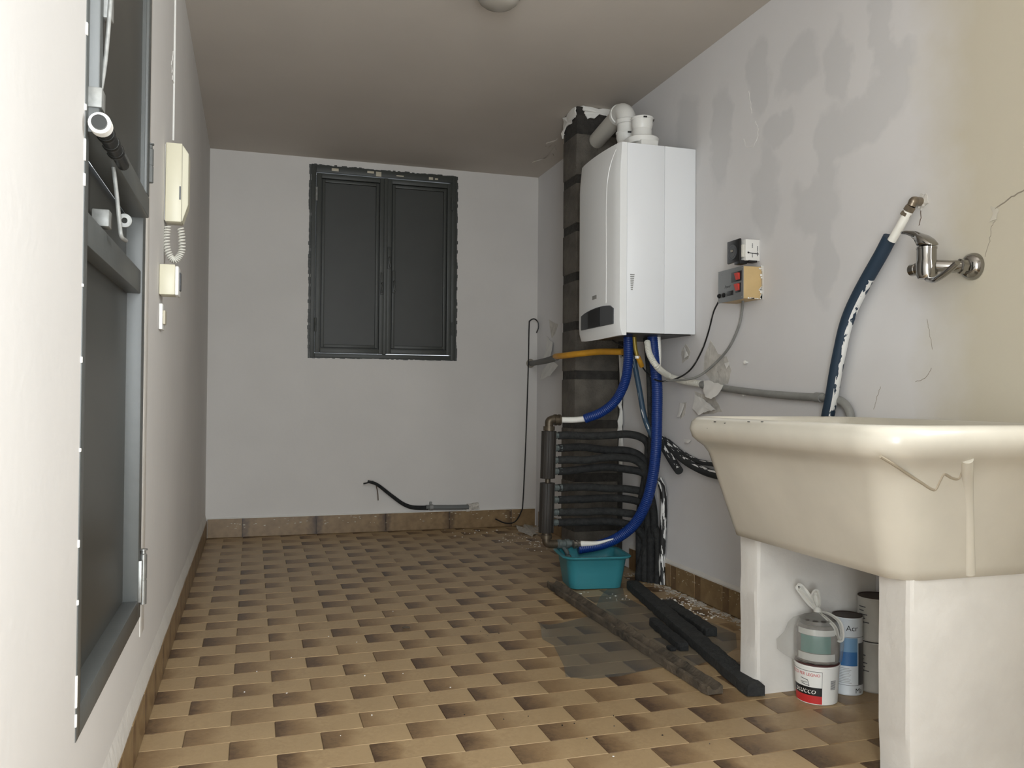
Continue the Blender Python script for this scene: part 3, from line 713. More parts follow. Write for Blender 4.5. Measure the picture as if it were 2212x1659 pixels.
for i in range(9):
    p = at(1361+i*0.2, 592+i*4, 'Y', BY0); q = at(1370.5-i*.5, 594.5+i*4, 'Y', BY0); g.box((p.x, BY0-.0012, q.z), (q.x, BY0-.0002, p.z))
g.build('barcode_sticker', m_greyp, bo, smooth=False)
# flue adapter
def ctr(px, py, Y): return at(px, py, 'Y', Y)
g = G(); a = Vector((1.885, 3.345, 1.958)); b = Vector((1.885, 3.505, 1.958)); ring = []
def stad(z, r):
    P = []
    for c, a0 in ((b, 0), (a, 180)):
        for k in range(13):
            t = math.radians(a0+180*k/12); P.append(Vector((c.x+math.cos(t)*r, c.y+math.sin(t)*r, z)))
    return P
g.loft([stad(1.968, .062), stad(1.966, .072), stad(1.990, .074), stad(1.994, .070), stad(1.995, .05)]); fa = g.build('flue_adapter', m_plastw, bo)
g = G(); g.box((1.845, 3.27, BZ1-.003), (1.925, 3.56, 1.969), .002); g.build('adapter_base', m_plastw, bo)
def socket(c, h):
    g = G(); g.lathe([(.043, 0), (.043, h*.45), (.041, h*.5), (.045, h*.62), (.047, h*.7), (.047, h*.9), (.0495, h*.93), (.0495, h), (.043, h), (.043, h*.6)], c, seg=32, cap=False); return g
socket((a.x, a.y, 1.985), .10).build('flue_socket', m_plastw, bo); socket((b.x, b.y, 1.985), .085).build('flue_socket', m_plastw, bo)
g = G(); g.lathe([(.041, 0), (.041, .004)], (a.x, a.y, 2.055), seg=24); g.build('socket_interior', m_gun, bo)
for c, z in ((a, 2.074), (b, 2.055)):
    g = G()
    for t in (-100, -20):
      g = G(); g.box((c.x-.008, c.y-.052, z), (c.x+.008, c.y-.0485, z+.006), rot=Matrix.Rotation(math.radians(t+90), 3, 'Z').to_euler(), piv=(c.x, c.y, z)); g.build('clip', m_black, bo)
# flue elbow and pipe into the pillar
fl = thing('flue_pipe', (b.x, b.y, 2.06), 'white plastic flue pipe bending from the boiler top into the pillar', 'pipe')
zc = 2.185
g = G(); P = [Vector((b.x, b.y, 2.05)), Vector((b.x, b.y, 2.10))]
for k in range(0, 7):
    t = math.radians(90*k/6); P.append(Vector((b.x+.0*t, b.y+.065-.065*math.cos(t), 2.115+.065*math.sin(t))))
P.append(Vector((b.x+.004, b.y+.11, 2.18)))
g.tube(P, .043, seg=28, n=2); g.build('elbow', m_plastw, fl)
for c, ax in (((b.x, b.y, 2.105), (0, 0, 1)), ((b.x+.003, b.y+.075, 2.18), (.05, 1, 0))):
    g = G(); g.lathe([(.044, 0), (.049, .002), (.05, .02), (.047, .023), (.044, .024)], c, ax, seg=30); g.build('collar', m_plastw, fl)
g = G(); g.tube([(b.x+.003, b.y+.09, 2.18), (1.925, PYA+.03, 2.165)], .0405, seg=28, smooth=False); g.build('pipe', mat('dusty_pipe', (208, 205, 196), .5), fl)

# ------------------------------------------------------------------ pipes below the boiler
def pipe(name, pts, r, m, label, cat='pipe', group=None, **k):
    g = G(); g.tube(pts, r, **k); o = g.build(name, m); return tag(o, label, cat, group)
# manifold
MY = 3.66; mx = at(1183, 1040, 'Y', MY).x
def MP(px, py, dy=0): return at(px, py, 'Y', MY+dy)
man = thing('manifold', MP(1183, 1180), 'dark brown vertical heating manifold with elbows standing before the block pillar', 'manifold')
g = G(); g.tube([MP(1186, 935), MP(1180, 1160)], .0125, smooth=False, seg=18); g.build('core_pipe', m_brass, man)
for y0, y1 in ((931, 1033), (1043, 1150)):
    g = G(); a, b_ = MP(1186-(y0-930)*.03, y0), MP(1186-(y1-930)*.03, y1); g.lathe([(.033, 0), (.0345, .004), (.0345, (b_-a).length-.004), (.033, (b_-a).length)], a, b_-a, seg=24)
    for k in range(10):
        t = 2*math.pi*k/10; q = a+Vector((math.cos(t)*.034, math.sin(t)*.034, 0)); g.tube([q, q+(b_-a)], .0022, seg=6, smooth=False)
    g.build('sleeve', mat('sleeve_brown', (44, 40, 35), .6, var=.2), man)
g = G(); P = [MP(1186, 935), MP(1186, 920), MP(1187, 910), MP(1195, 906), MP(1208, 906)]
g.tube(P, .0195, seg=18); g.lathe([(.026, 0), (.026, .012), (.023, .013), (.023, .02), (.026, .021), (.026, .03)], MP(1197, 907), (1, 0, 0), 18); g.lathe([(.027, 0), (.027, .02)], MP(1186, 930), (0, 0, 1), 18)
g.build('elbow', m_brass, man)
g = G(); P = [MP(1180, 1150), MP(1180, 1162), MP(1181, 1171), MP(1188, 1175), MP(1202, 1175)]
g.tube(P, .0195, seg=18); g.lathe([(.026, 0), (.026, .018)], MP(1180, 1163), (0, 0, 1), 18)
g.build('elbow', m_brass, man)
g = G(); a = MP(1196, 1175)
g.lathe([(.017, 0), (.017, .02), (.021, .022), (.021, .035), (.018, .037), (.018, .055), (.022, .058), (.022, .075), (.015, .078), (.015, .12)], a, (1, 0, -.02), 18); g.build('valve_body', m_greyfit, man)
g = G(); g.tube([MP(1214, 1178), MP(1222, 1188), MP(1226, 1196)], .011, seg=14); g.lathe([(.008, 0), (.014, .004), (.014, .014), (.008, .018)], MP(1226, 1197), (.4, 0, -1), 14); g.build('drain_tap', m_greyfit, man)
rows_y = [940, 967, 993, 1017, 1053, 1079, 1106, 1128]
for yy in rows_y:
    a = MP(1193, yy+1); g = G(); g.lathe([(.013, 0), (.013, .008), (.0165, .010), (.0165, .022), (.014, .024), (.014, .032), (.018, .034), (.018, .046)], a, (1, 0, 0), 8); g.build('outlet', m_greyfit, man, smooth=False)
# insulated pipes: each from its manifold outlet across the pillar, then down to the floor in a bundle by the wall
BW = [  # (outlet y, right-hand path px points with plane Y, x where it drops)
 (940, [(1270, 942), (1320, 940), (1355, 938), (1383, 944), (1400, 960), (1408, 1000)], (1413, 1250), 3.62),
 (967, [(1260, 966), (1310, 972), (1350, 973), (1378, 982), (1393, 1000), (1394, 1030)], (1395, 1249), 3.60),
 (993, [(1265, 994), (1310, 988), (1350, 989), (1375, 995), (1392, 1012), (1398, 1040)], (1404, 1252), 3.62),
 (1017, [(1265, 1013), (1310, 1009), (1355, 1014), (1385, 1020), (1405, 1035), (1413, 1060)], (1421, 1252), 3.60),
 (1053, [(1270, 1052), (1310, 1055), (1350, 1056), (1385, 1062), (1408, 1075), (1417, 1100)], (1430, 1253), 3.63),
 (1079, [(1265, 1078), (1310, 1076), (1355, 1078), (1385, 1086), (1403, 1100), (1408, 1120)], (1412, 1251), 3.59),
 (1106, [(1265, 1106), (1310, 1104), (1350, 1108), (1375, 1113), (1395, 1130), (1403, 1150)], (1404, 1250), 3.57),
 (1128, [(1265, 1127), (1310, 1126), (1345, 1130), (1370, 1138), (1388, 1155), (1394, 1180)], (1394, 1249), 3.575)]
ordn = ['topmost', 'second from the top', 'third from the top', 'fourth from the top', 'fifth from the top', 'sixth from the top', 'seventh from the top', 'lowest']
for i, (yy, path, base, YB) in enumerate(BW):
    dep = [0, .012, -.022, .004, .02, -.004, .0, -.015][i]
    P = [MP(1206, yy+1), MP(1230, yy, dep*.5)]+[at(x, y, 'Y', MY+dep-(.05+.02*(i % 2))*max(0, (x-1300)/110)) for x, y in path]
    yb = P[-1].y; xb = min(P[-1].x, W-.03); fx_ = [2.055, 2.02, 2.038, 2.05, 2.055, 2.03, 2.015, 1.998][i]; fy_ = [3.60, 3.625, 3.575, 3.54, 3.505, 3.53, 3.56, 3.585][i]
    P = [Vector((min(p.x, W-.026), p.y, p.z)) for p in P]
    P.append(Vector((fx_, fy_, min(P[-1].z-.12, .3)))); P.append(Vector((fx_, fy_, .002)))
    pipe('insulated_pipe', P, .0185, m_foam if i % 2 else m_foam2, 'black foam-wrapped pipe, %s of the eight leaving the brown manifold' % ordn[i], 'pipe', 'insulated pipes of the manifold', corr=None, seg=14, n=6)
g = G(); a = MP(1375, 1020, -.02); b_ = MP(1403, 1020, -.03); g.tube([a+Vector((0, -.018, 0)), (a+b_)/2+Vector((0, -.024, .002)), b_+Vector((0, -.018, .003))], [.003, .011], seg=10); tag(g.build('bare_pipe_end', m_pipew), 'white bare stretch of pipe showing beside the fourth black foam pipe', 'pipe')
# paint-smeared pipes at the wall side of the bundle
pipe('smeared_pipe', [at(1424, 1035, 'X', 2.055), at(1432, 1060, 'X', 2.058), at(1434, 1100, 'X', 2.06), at(1432, 1150, 'X', 2.06), at(1430, 1200, 'X', 2.06), Vector((2.06, 3.47, .002))], .0155, smear_mat('smeared_black', (34, 34, 34), v0=.0, v1=.8, thr=.52, sx=9), 'black pipe against the wall smeared with white paint, right edge of the bundle', 'pipe')
# blue hoses
def hose(name, pts, r, label, **k):
    return pipe(name, pts, r, m_blue, label, 'hose', 'blue boiler hoses', corr=(.008, .0012), seg=16, n=10)
h1 = thing('blue_hose', MP(1300, 900), 'blue corrugated hose curving from the boiler to the manifold top', 'hose', 'blue boiler hoses')
P = [Vector((1.86, 3.42, 1.13)), at(1357, 780, 'Y', 3.45), at(1350, 825, 'Y', 3.50), at(1330, 865, 'Y', 3.56), at(1300, 890, 'Y', 3.61), at(1263, 905, 'Y', MY)]
P[0] = at(1357, 735, 'Y', 3.42); P.insert(0, P[0]+Vector((0, 0, .03)))
g = G(); g.tube(P, .021, seg=16, n=10, corr=(.009, .0014)); g.build('sleeve', m_blue, h1)
g = G(); g.tube([MP(1270, 904), MP(1240, 907), MP(1208, 907)], .014, seg=16); g.build('inner_pipe', m_pipew, h1)
h2 = thing('blue_hose', MP(1400, 1000), 'long blue corrugated hose sweeping from the boiler down to the lower manifold elbow', 'hose', 'blue boiler hoses')
YA = 3.36
P = [at(x, y, 'Y', Y) for x, y, Y in ((1410, 728, 3.36), (1412, 760, 3.36), (1419, 830, 3.37), (1419, 900, 3.38), (1417, 970, 3.40), (1410, 1030, 3.43), (1396, 1085, 3.47), (1372, 1130, 3.53), (1340, 1158, 3.58), (1300, 1176, 3.62), (1248, 1186, 3.635))]
P.insert(0, P[0]+Vector((0, 0, .03)))
g = G(); g.tube(P, .0235, seg=18, n=10, corr=(.009, .0012)); g.build('sleeve', m_blue, h2)
g = G(); g.tube([at(1254, 1175, 'Y', MY-.035), at(1290, 1173, 'Y', MY-.055), at(1325, 1164, 'Y', MY-.085)], [.015, .003], seg=14); g.build('inner_pipe', m_pipew, h2)
g = G(); g.lathe([(.016, 0), (.019, .002), (.019, .012), (.015, .014), (.015, .018), (.019, .02), (.019, .034), (.016, .036)], at(1238, 1176, 'Y', MY-.03), (1, 0, 0), 12); g.build('nut', m_nut, h2, smooth=False)
g = G(); g.tube([at(1421, 726, 'Y', 3.35), at(1424, 760, 'Y', 3.35), at(1425, 790, 'Y', 3.35)], [.013, .006], seg=14); g.build('slit_lining', m_pipew, h2)
# yellow gas pipe
yg = thing('gas_pipe', at(1240, 768, 'Y', 3.9), 'yellow gas pipe running from the pillar edge to below the boiler', 'pipe')
g = G(); g.tube([at(1200, 770, 'Y', 4.12), at(1212, 769, 'Y', 3.98), at(1245, 765, 'Y', 3.84), at(1295, 760, 'Y', 3.73), at(1346, 760, 'Y', 3.58)], .0155, seg=16); g.build('sleeve', m_yel, yg)
g = G(); g.tube([at(1147, 785, 'Y', D-.002), at(1160, 783, 'Y', 5.0), at(1180, 779, 'Y', 4.5), at(1203, 772, 'Y', 4.10)], .0175, seg=16); g.build('grey_sleeve', mat('grey_sleeve', (104, 104, 102), .7), yg)
g = G(); g.lathe([(.03, 0), (.024, .004), (.02, .004)], at(1146, 785, 'Y', D-.001), (0, -1, 0), 18); g.build('plaster_collar', m_crack, yg)
# short yellow/brass gas connector
ys = thing('gas_connector', at(1375, 760, 'Y', 3.42), 'short yellow gas connector hanging under the boiler between blue hoses', 'pipe')
g = G(); g.tube([at(1370, 728, 'Y', 3.40), at(1372, 750, 'Y', 3.40), at(1376, 768, 'Y', 3.40)], .009, seg=12); g.build('brass_tail', mat('yellow_brass', (150, 128, 50), .4, .3), ys)
g = G(); g.lathe([(.011, 0), (.011, .012)], at(1376, 769, 'Y', 3.40), (.2, 0, -1), 8); g.build('nut', m_pipew, ys, smooth=False)
g = G(); g.tube([at(1378, 771, 'Y', 3.40), at(1382, 780, 'Y', 3.41), at(1386, 790, 'Y', 3.43)], .0115, seg=12); g.build('sleeve', m_yel, ys)
# steel-blue sleeve passing behind the blue hose, then along the wall as a black end
pipe('steel_blue_pipe', [at(1367, 735, 'Y', 3.5), at(1370, 780, 'Y', 3.5), at(1381, 840, 'Y', 3.5), at(1392, 900, 'Y', 3.49), at(1408, 940, 'Y', 3.45), at(1425, 965, 'Y', 3.42)], .0125, m_steelblue, 'thin steel-blue sleeved pipe hanging behind the long blue hose')
pipe('black_pipe', [at(1395, 728, 'Y', 3.45), at(1401, 800, 'Y', 3.46), at(1404, 880, 'Y', 3.47), at(1406, 960, 'Y', 3.48), at(1406, 1010, 'Y', 3.49)], .012, m_foam2, 'dark pipe dropping straight down just left of the long blue hose')
pipe('black_pipe', [at(1425, 950, 'X', 2.045), at(1440, 975, 'X', 2.045), at(1455, 1000, 'X', 2.04), at(1467, 1017, 'X', 2.035)], .019, m_blackpaint, 'short black pipe end cut off and sticking out right of the blue hose')
pipe('black_pipe', [at(1430, 948, 'X', 2.06), at(1450, 968, 'X', 2.06), at(1480, 995, 'X', 2.06), at(1515, 1015, 'X', 2.06), at(1550, 1026, 'X', 2.06), at(1600, 1032, 'X', 2.06), at(1700, 1036, 'X', 2.06)], .0175, m_blackpaint, 'lower black foam pipe running to the right along the wall behind the sink', 'pipe', 'wall pipes')
pipe('black_pipe', [at(1440, 950, 'X', 2.065), at(1470, 975, 'X', 2.068), at(1500, 993, 'X', 2.068), at(1530, 1001, 'X', 2.068), at(1600, 1008, 'X', 2.068), at(1700, 1012, 'X', 2.068)], .0105, m_blackpaint, 'upper, thinner dark pipe running right along the wall behind the sink', 'pipe', 'wall pipes')
# condensate: corrugated white hose into a grey conduit with an elbow
wc = thing('drain_conduit', at(1600, 845, 'X', W), 'pale corrugated hose joined to a grey conduit along the right wall', 'pipe')
g = G(); g.tube([at(1398, 738, 'Y', 3.30), at(1403, 765, 'Y', 3.26), at(1420, 793, 'Y', 3.22), at(1445, 812, 'X', 2.02), at(1475, 823, 'X', 2.045), at(1513, 829, 'X', 2.055)], .012, seg=14, corr=(.0075, .002)); g.build('corrugated_hose', m_wgreyp, wc)
g = G(); g.tube([at(1510, 829, 'X', 2.06), at(1560, 838, 'X', 2.06), at(1640, 849, 'X', 2.06), at(1720, 856, 'X', 2.06), at(1785, 859, 'X', 2.06)], .0135, seg=16); g.build('conduit', m_greyp, wc)
for x, y in ((1518, 831), (1763, 858)):
    g = G(); p = at(x, y, 'X', 2.06); g.lathe([(.0165, 0), (.0165, .03)], p, (0, -1, -.05), 18); g.build('coupling', m_greyp, wc)
g = G(); g.tube([at(1780, 859, 'X', 2.06), at(1805, 862, 'X', 2.06), at(1822, 870, 'X', 2.06), at(1833, 885, 'X', 2.06), at(1838, 905, 'X', 2.06), at(1838, 930, 'X', 2.06)], .0135, seg=16); g.build('elbow', m_greyp, wc)
# cables from the control box
pipe('black_cable', [at(1553, 650, 'X', 2.03), at(1541, 675, 'X', 2.05), at(1531, 715, 'X', 2.065), at(1515, 760, 'X', 2.065), at(1490, 800, 'X', 2.05), at(1455, 820, 'X', 2.0), at(1420, 822, 'Y', 3.33), at(1393, 800, 'Y', 3.45), at(1370, 765, 'Y', 3.48), at(1335, 740, 'Y', 3.52)], .0035, smear_mat('cable_black', (20, 20, 20), v0=0, v1=1, thr=.64, sx=14), 'black cable drooping from the grey control box to the boiler underside', 'cable', n=8, seg=8)
pipe('grey_cable', [at(1605, 646, 'X', 2.04), at(1603, 670, 'X', 2.06), at(1596, 705, 'X', 2.065), at(1575, 750, 'X', 2.065), at(1545, 785, 'X', 2.06), at(1510, 812, 'X', 2.03), at(1480, 820, 'X', 2.0), at(1440, 822, 'Y', 3.28)], .0052, m_greyp, 'grey cable drooping from the control box behind the pale conduit', 'cable', n=8, seg=10)
pipe('thin_cable', [at(1322, 735, 'Y', 3.5), at(1345, 748, 'Y', 3.46), at(1362, 757, 'Y', 3.44)], .003, m_black, 'short thin dark cable hanging below the boiler front', 'cable', seg=8)

# ------------------------------------------------------------------ control box and timer on the right wall
cb = thing('control_box', (2.04, 2.81, 1.22), 'beige control box with grey front panel and red rocker switches', 'box')
cx0, cy0, cy1, cz0, cz1 = 1.997, 2.72, 2.895, 1.226, 1.349
g = G(); g.box((cx0+.003, cy0+.002, cz0+.001), (W-.001, cy1-.002, cz1-.001), .002); g.build('case', m_beige, cb)
g = G(); g.box((cx0, cy0, cz0-.001), (cx0+.003, cy1, cz1), .001); fp = g.build('front_panel', m_panel, cb)
def cp(u, v, o=0): return Vector((cx0-o, cy1-(cy1-cy0)*u, cz0+(cz1-cz0)*v))    # u: 0 far .. 1 near
def slab(u0, v0, u1, v1, o0, o1, m, name, par, bev=.001):
    a, b = cp(u0, v0, o0), cp(u1, v1, o1); g = G(); g.box((min(a.x, b.x), min(a.y, b.y), a.z), (max(a.x, b.x), max(a.y, b.y), b.z), bev); return g.build(name, m, par)
slab(.56, .56, .95, .86, 0, .003, m_black, 'switch_plate', cb); slab(.72, .22, .92, .5, 0, .003, m_black, 'switch_plate', cb)
for (u, v) in ((.76, .60), (.75, .27)):
    a, b = cp(u, v, .002), cp(u+.14, v+.2, .008); g = G()
    y0, y1 = b.y, a.y; g.add([(cx0-.002, y0, a.z), (cx0-.002, y1, a.z), (cx0-.002, y1, b.z), (cx0-.002, y0, b.z), (cx0-.005, y0, a.z), (cx0-.005, y1, a.z), (cx0-.013, y1, b.z), (cx0-.013, y0, b.z)],
        [[0, 1, 5, 4], [1, 2, 6, 5], [2, 3, 7, 6], [3, 0, 4, 7], [4, 5, 6, 7]]); g.build('rocker_switch', m_red, cb, smooth=False)
slab(.39, .17, .62, .31, 0, .003, m_black, 'socket', cb)
for u in (.07, .25):
    g = G(); g.lathe([(.009, 0), (.009, .005), (.006, .007), (.006, .009), (.003, .010)], cp(u, .22), (-1, 0, 0), 16); g.build('fuse_knob', m_black, cb)
g = G(); text(g, 'Power', .016, lambda x, y: cp(.27, .42, .0006)+Vector((0, -x, y)), shear=.4)
for k, (u, v, s_) in enumerate(((.62, .9, '. . . .   . . . .'), (.42, .09, '. . .'), (.74, .11, '. . . .'), (.12, .89, '- - -'), (.12, .84, '- - -'))):
    text(g, s_, .008, lambda x, y: cp(u, v, .0006)+Vector((0, -x, y)))
tag(g.build('lettering', m_black, cb, smooth=False), kind='stuff')
for u, v in ((.04, .94), (.97, .94), (.03, .05), (.96, .06)):
    g = G(); g.lathe([(.0025, 0), (.0025, .001)], cp(u, v), (-1, 0, 0), 10); g.build('screw', m_nut, cb)
g = G()
for i in range(16):
    z = random.uniform(cz0, cz1); x = W-.004-random.uniform(0, .012)*(1 if random.random() < .5 else .3); g.box((x, cy0-.0006, z), (W-.001, cy0+.001, z+random.uniform(.003, .012)))
for i in range(12):
    x = random.uniform(2.01, 2.07); g.box((x, cy0-.0006, cz0), (x+random.uniform(.002, .008), cy0+.001, cz0+random.uniform(.002, .006)))
tag(g.build('paint_smear', m_chip, cb, smooth=False), kind='stuff')
g = G(); g.box((W-.002, cy0-.007, cz0-.001), (W-.0005, cy0-.001, cz1+.002), .001); g.build('paint_edge', m_chip, cb)

tm = thing('timer_module', (2.04, 2.76, 1.37), 'white time switch module with black dial plate above the beige control box', 'timer')
tx0, tx1, ty0, ty1 = 2.018, 2.074, 2.735, 2.80; tz0, tz1 = 1.372, 1.452
g = G(); g.box((tx0, ty0, tz0), (W-.001, ty1, tz1), .002); g.build('body', m_plastw, tm)
g = G(); g.box((tx0-.012, ty0+.004, tz0+.012), (tx0, ty1-.006, tz1-.02), .002); g.build('dial_housing', m_wgreyp, tm)
g = G(); g.box((tx0-.019, ty0+.012, tz0-.002), (tx0-.01, ty0+.10, tz1+.004), .003); g.build('dial_plate', m_black, tm)
g = G(); g.lathe([(.029, 0), (.029, .003), (.025, .004), (.022, .003), (.022, .004)], (tx0-.019, ty0+.058, tz0+.038), (-1, 0, 0), 24); g.build('dial', m_gun, tm)
g = G(); g.lathe([(.006, 0), (.005, .004)], (tx0-.023, ty0+.058, tz0+.042), (-1, 0, 0), 12); g.build('dial_hub', m_nut, tm)
g = G(); g.tube([(2.028, ty0-.001, 1.401), (2.072, ty0-.001, 1.398)], .0016, smooth=False, seg=8); g.lathe([(.0035, 0), (.0035, .002)], (2.028, ty0-.001, 1.401), (0, -1, 0), 10); g.build('slot_pin', m_black, tm)
g = G(); g.box((2.03, ty0-.002, tz0-.006), (2.066, ty0+.03, tz0+.001), .001); g.box((2.0, ty0+.01, tz0-.012), (2.03, ty0+.05, tz0+.002), .001); g.build('terminal', m_black, tm)
g = G()
for (px_, pz) in ((2.044, 1.42), (2.044, 1.384), (2.066, 1.39), (2.066, 1.41)):
    for k in range(6): g.box((px_, ty0-.0006, pz+k*.003), (px_+.004, ty0, pz+k*.003+.0018))
g.build('lettering', m_gun, tm, smooth=False)
for x, y in ((1615, 783), (1612, 853)):
    p = at(x, y, 'X', W); g = G(); g.lathe([(.0045, 0), (.0045, .012), (.007, .013), (.0068, .017), (.003, .018)], (W, p.y, p.z), (-1, -.2, .05), 14)
    tag(g.build('wall_plug', m_plastw), 'white plastic wall plug sticking out %s the grey conduit' % ('above' if y < 800 else 'just below'), 'plug', 'wall plugs')

# ------------------------------------------------------------------ mixer tap, pipe elbow
tp = thing('mixer_tap', (2.0, 1.83, 1.2), 'chrome wall mixer tap with raised single lever above the sink', 'tap')
tx = 1.985
def TP(px, py, x=tx): return at(px, py, 'X', x)
nr = at(2090, 575, 'X', W-.02)
g = G(); g.lathe([(.036, 0), (.036, .003), (.033, .012), (.026, .02), (.018, .024)], (W-.001, nr.y, nr.z), (-1, 0, 0), 32); g.build('escutcheon', m_chrome, tp)
e1 = TP(2070, 568, 2.03); e2 = TP(2000, 578)
g = G(); g.lathe([(.016, 0), (.017, .004), (.02, .006), (.02, .022), (.016, .024)], (2.062, nr.y+.004, nr.z), (-1, .15, 0), 8); g.build('union_nut', m_chrome, tp)
g = G(); g.tube([(2.05, nr.y+.006, nr.z), (2.025, nr.y+.02, nr.z), (1.995, nr.y+.055, e2.z+.004), (tx, e2.y+.01, e2.z+.003)], .0165, seg=20)
pF = TP(1953, 580); g.lathe([(.0155, -.01), (.0155, .03), (.017, .032), (.017, .05), (.012, .054)], (tx, e2.y, e2.z), (0, 1, .0), 20); g.build('body', m_chrome, tp)
bz = e2.z; by = e2.y-.003
g = G(); g.lathe([(.010, -.032), (.022, -.03), (.027, -.018), (.0275, .0), (.027, .012), (.0248, .02), (.0248, .049), (.026, .050)], (tx, by, bz), (0, 0, 1), 28); g.build('cartridge_housing', m_chrome, tp)
zl = bz+.053
g = G(); P = []
for dy, z0_, z1_, wx in ((-.027, 0, .003, .008), (-.024, 0, .009, .016), (-.010, 0, .023, .023), (.004, 0, .033, .025), (.017, 0, .040, .021), (.026, .006, .044, .015), (.036, .022, .049, .012), (.050, .036, .053, .011), (.070, .046, .058, .010), (.085, .050, .058, .009), (.090, .052, .056, .005)):
    cz_ = (z0_+z1_)/2; hh_ = (z1_-z0_)/2; ring = []
    for q in range(16):
        t = 2*math.pi*q/16; cc_, ss_ = math.cos(t), math.sin(t)
        ring.append(Vector((tx+math.copysign(abs(cc_)**.7, cc_)*wx, by+dy, zl+.002+cz_+math.copysign(abs(ss_)**.8, ss_)*hh_)))
    P.append(ring)
g.loft(P); g.build('lever', m_chrome, tp, ang=70)
g = G(); g.lathe([(.0262, 0), (.0262, .005)], (tx, by, zl-.004), (0, 0, 1), 28); g.build('lever_ring', m_chrome, tp)
g = G(); sp0 = Vector((tx, by, bz-.028))
g.tube([sp0, sp0+Vector((-.004, -.012, -.006)), TP(2020, 604, 1.95), TP(2045, 588, 1.94), TP(2068, 568, 1.94)], .008, seg=16); g.build('spout', m_chrome, tp)
ep = thing('wall_elbow', at(1985, 437, 'X', W), 'old metal elbow fitting with nut in the wall above the mixer tap', 'fitting')
a = at(1990, 436, 'X', W); b1 = at(1974, 434, 'X', 2.045); c1 = at(1968, 446, 'X', 2.04)
m_oldn = mat('old_nickel', (140, 128, 112), .35, .8, var=.3, scale=60)
g = G(); g.tube([a, a.lerp(b1, .5), b1, b1.lerp(c1, .5)+Vector((0, 0, .001)), c1], .0125, seg=18); g.build('elbow', m_oldn, ep)
dr = (at(1955, 462, 'X', 2.035)-b1).normalized()
g = G(); g.lathe([(.014, 0), (.0165, .002), (.0165, .014), (.013, .016), (.013, .019), (.0165, .021), (.0165, .03), (.012, .032)], c1, dr, 6); g.build('nut', m_oldn, ep, smooth=False)
g = G(); ribbon(g, [Vector((W, a.y-.03, a.z-.01)), Vector((W, a.y+.0, a.z-.025)), Vector((W, a.y+.02, a.z)), Vector((W, a.y, a.z+.024)), Vector((W, a.y-.02, a.z+.018))], .006, .003, (-1, 0, 0), 2); g.build('plaster_rim', m_plaster, ep)
sp = thing('sleeved_supply_pipe', at(1850, 650, 'X', 2.03), 'white supply pipe in a navy foam sleeve smeared with white paint, dropping behind the sink', 'pipe')
g = G(); g.tube([at(1962, 457, 'X', 2.035), at(1945, 488, 'X', 2.03), at(1926, 520, 'X', 2.028)], .0125, seg=16); g.build('inner_pipe', m_pipew, sp)
g = G(); g.tube([at(x, y, 'X', 2.042) for x, y in ((1923, 512), (1903, 550), (1880, 590), (1858, 630), (1838, 672), (1825, 710), (1815, 755), (1806, 800), (1796, 860), (1788, 900), (1780, 950))], .0205, seg=20, n=10); g.build('foam_sleeve', m_navysm, sp)

# ------------------------------------------------------------------ teal basin on the floor
tb = thing('washing_up_bowl', (1.74, 3.56, 0), 'turquoise rectangular plastic bowl under the manifold drain tap', 'bowl')
ang = math.radians(-8); cxb, cyb = 1.748, 3.565
def brr(hx_, hy, z, r):
    return [Vector((cxb+(p.x)*math.cos(ang)-p.y*math.sin(ang), cyb+p.x*math.sin(ang)+p.y*math.cos(ang), z)) for p in rrect(-hx_*1.06, hx_*1.06, -hy, hy, z, r, 8)]
g = G(); pr = [(.105, .095, .001, .035), (.112, .102, .004, .04), (.121, .112, .07, .043), (.130, .123, .132, .046), (.134, .127, .136, .048), (.147, .140, .140, .055), (.150, .143, .146, .056), (.147, .140, .150, .055), (.134, .127, .150, .048), (.128, .121, .146, .045), (.118, .109, .07, .042), (.108, .098, .006, .038)]
g.loft([brr(a_, b_, z, r) for a_, b_, z, r in pr]); g.build('shell', m_teal, tb, ang=50)

# ------------------------------------------------------------------ foam strips on the floor, plastic sheet, debris
def strip(pts, w_, h_, m, label, seed, ch=0, name='foam_strip', z0=.003):
    """long ragged strip with a shallow channel along its top"""
    P = catmull(pts, 14); g = G(); rows = []
    for i, p in enumerate(P):
        t = (P[min(i+1, len(P)-1)]-P[max(0, i-1)]).normalized(); n = Vector((t.y, -t.x, 0))
        e = noise.noise(p*26+Vector((seed, 0, 0)))*.007; e2 = noise.noise(p*30+Vector((0, seed, 0)))*.007
        k = 1 if 0 < i < len(P)-1 else .82
        hw = w_/2*k; hh = h_
        rows.append([p+n*(-hw+e)+Vector((0, 0, z0)), p+n*(-hw+e)+Vector((0, 0, z0+hh*.85)), p+n*(-hw*.75+e)+Vector((0, 0, z0+hh)), p+n*(-hw*.4)+Vector((0, 0, z0+hh-ch*.8)), p+n*0+Vector((0, 0, z0+hh-ch)),
                     p+n*(hw*.4)+Vector((0, 0, z0+hh-ch*.8)), p+n*(hw*.75+e2)+Vector((0, 0, z0+hh)), p+n*(hw+e2)+Vector((0, 0, z0+hh*.85)), p+n*(hw+e2)+Vector((0, 0, z0))])
    g.loft(rows); return tag(g.build(name, m, ang=40), label, 'strip', 'strips on the floor')
def fl_(px, py, z=0): return at(px, py, 'Z', z)
strip([fl_(1193, 1268), fl_(1290, 1334), fl_(1420, 1420), fl_(1545, 1502)], .060, .026, m_wood, 'long dirty brown half-pipe strip lying leftmost on the floor tiles', 1, .014)
strip([fl_(1366, 1272), fl_(1366, 1272).lerp(fl_(1632, 1507), .35), fl_(1366, 1272).lerp(fl_(1632, 1507), .7), fl_(1632, 1507)], .060, .034, m_foam2, 'longest black foam strip, its square end touching the white pier', 2, 0, z0=.004)
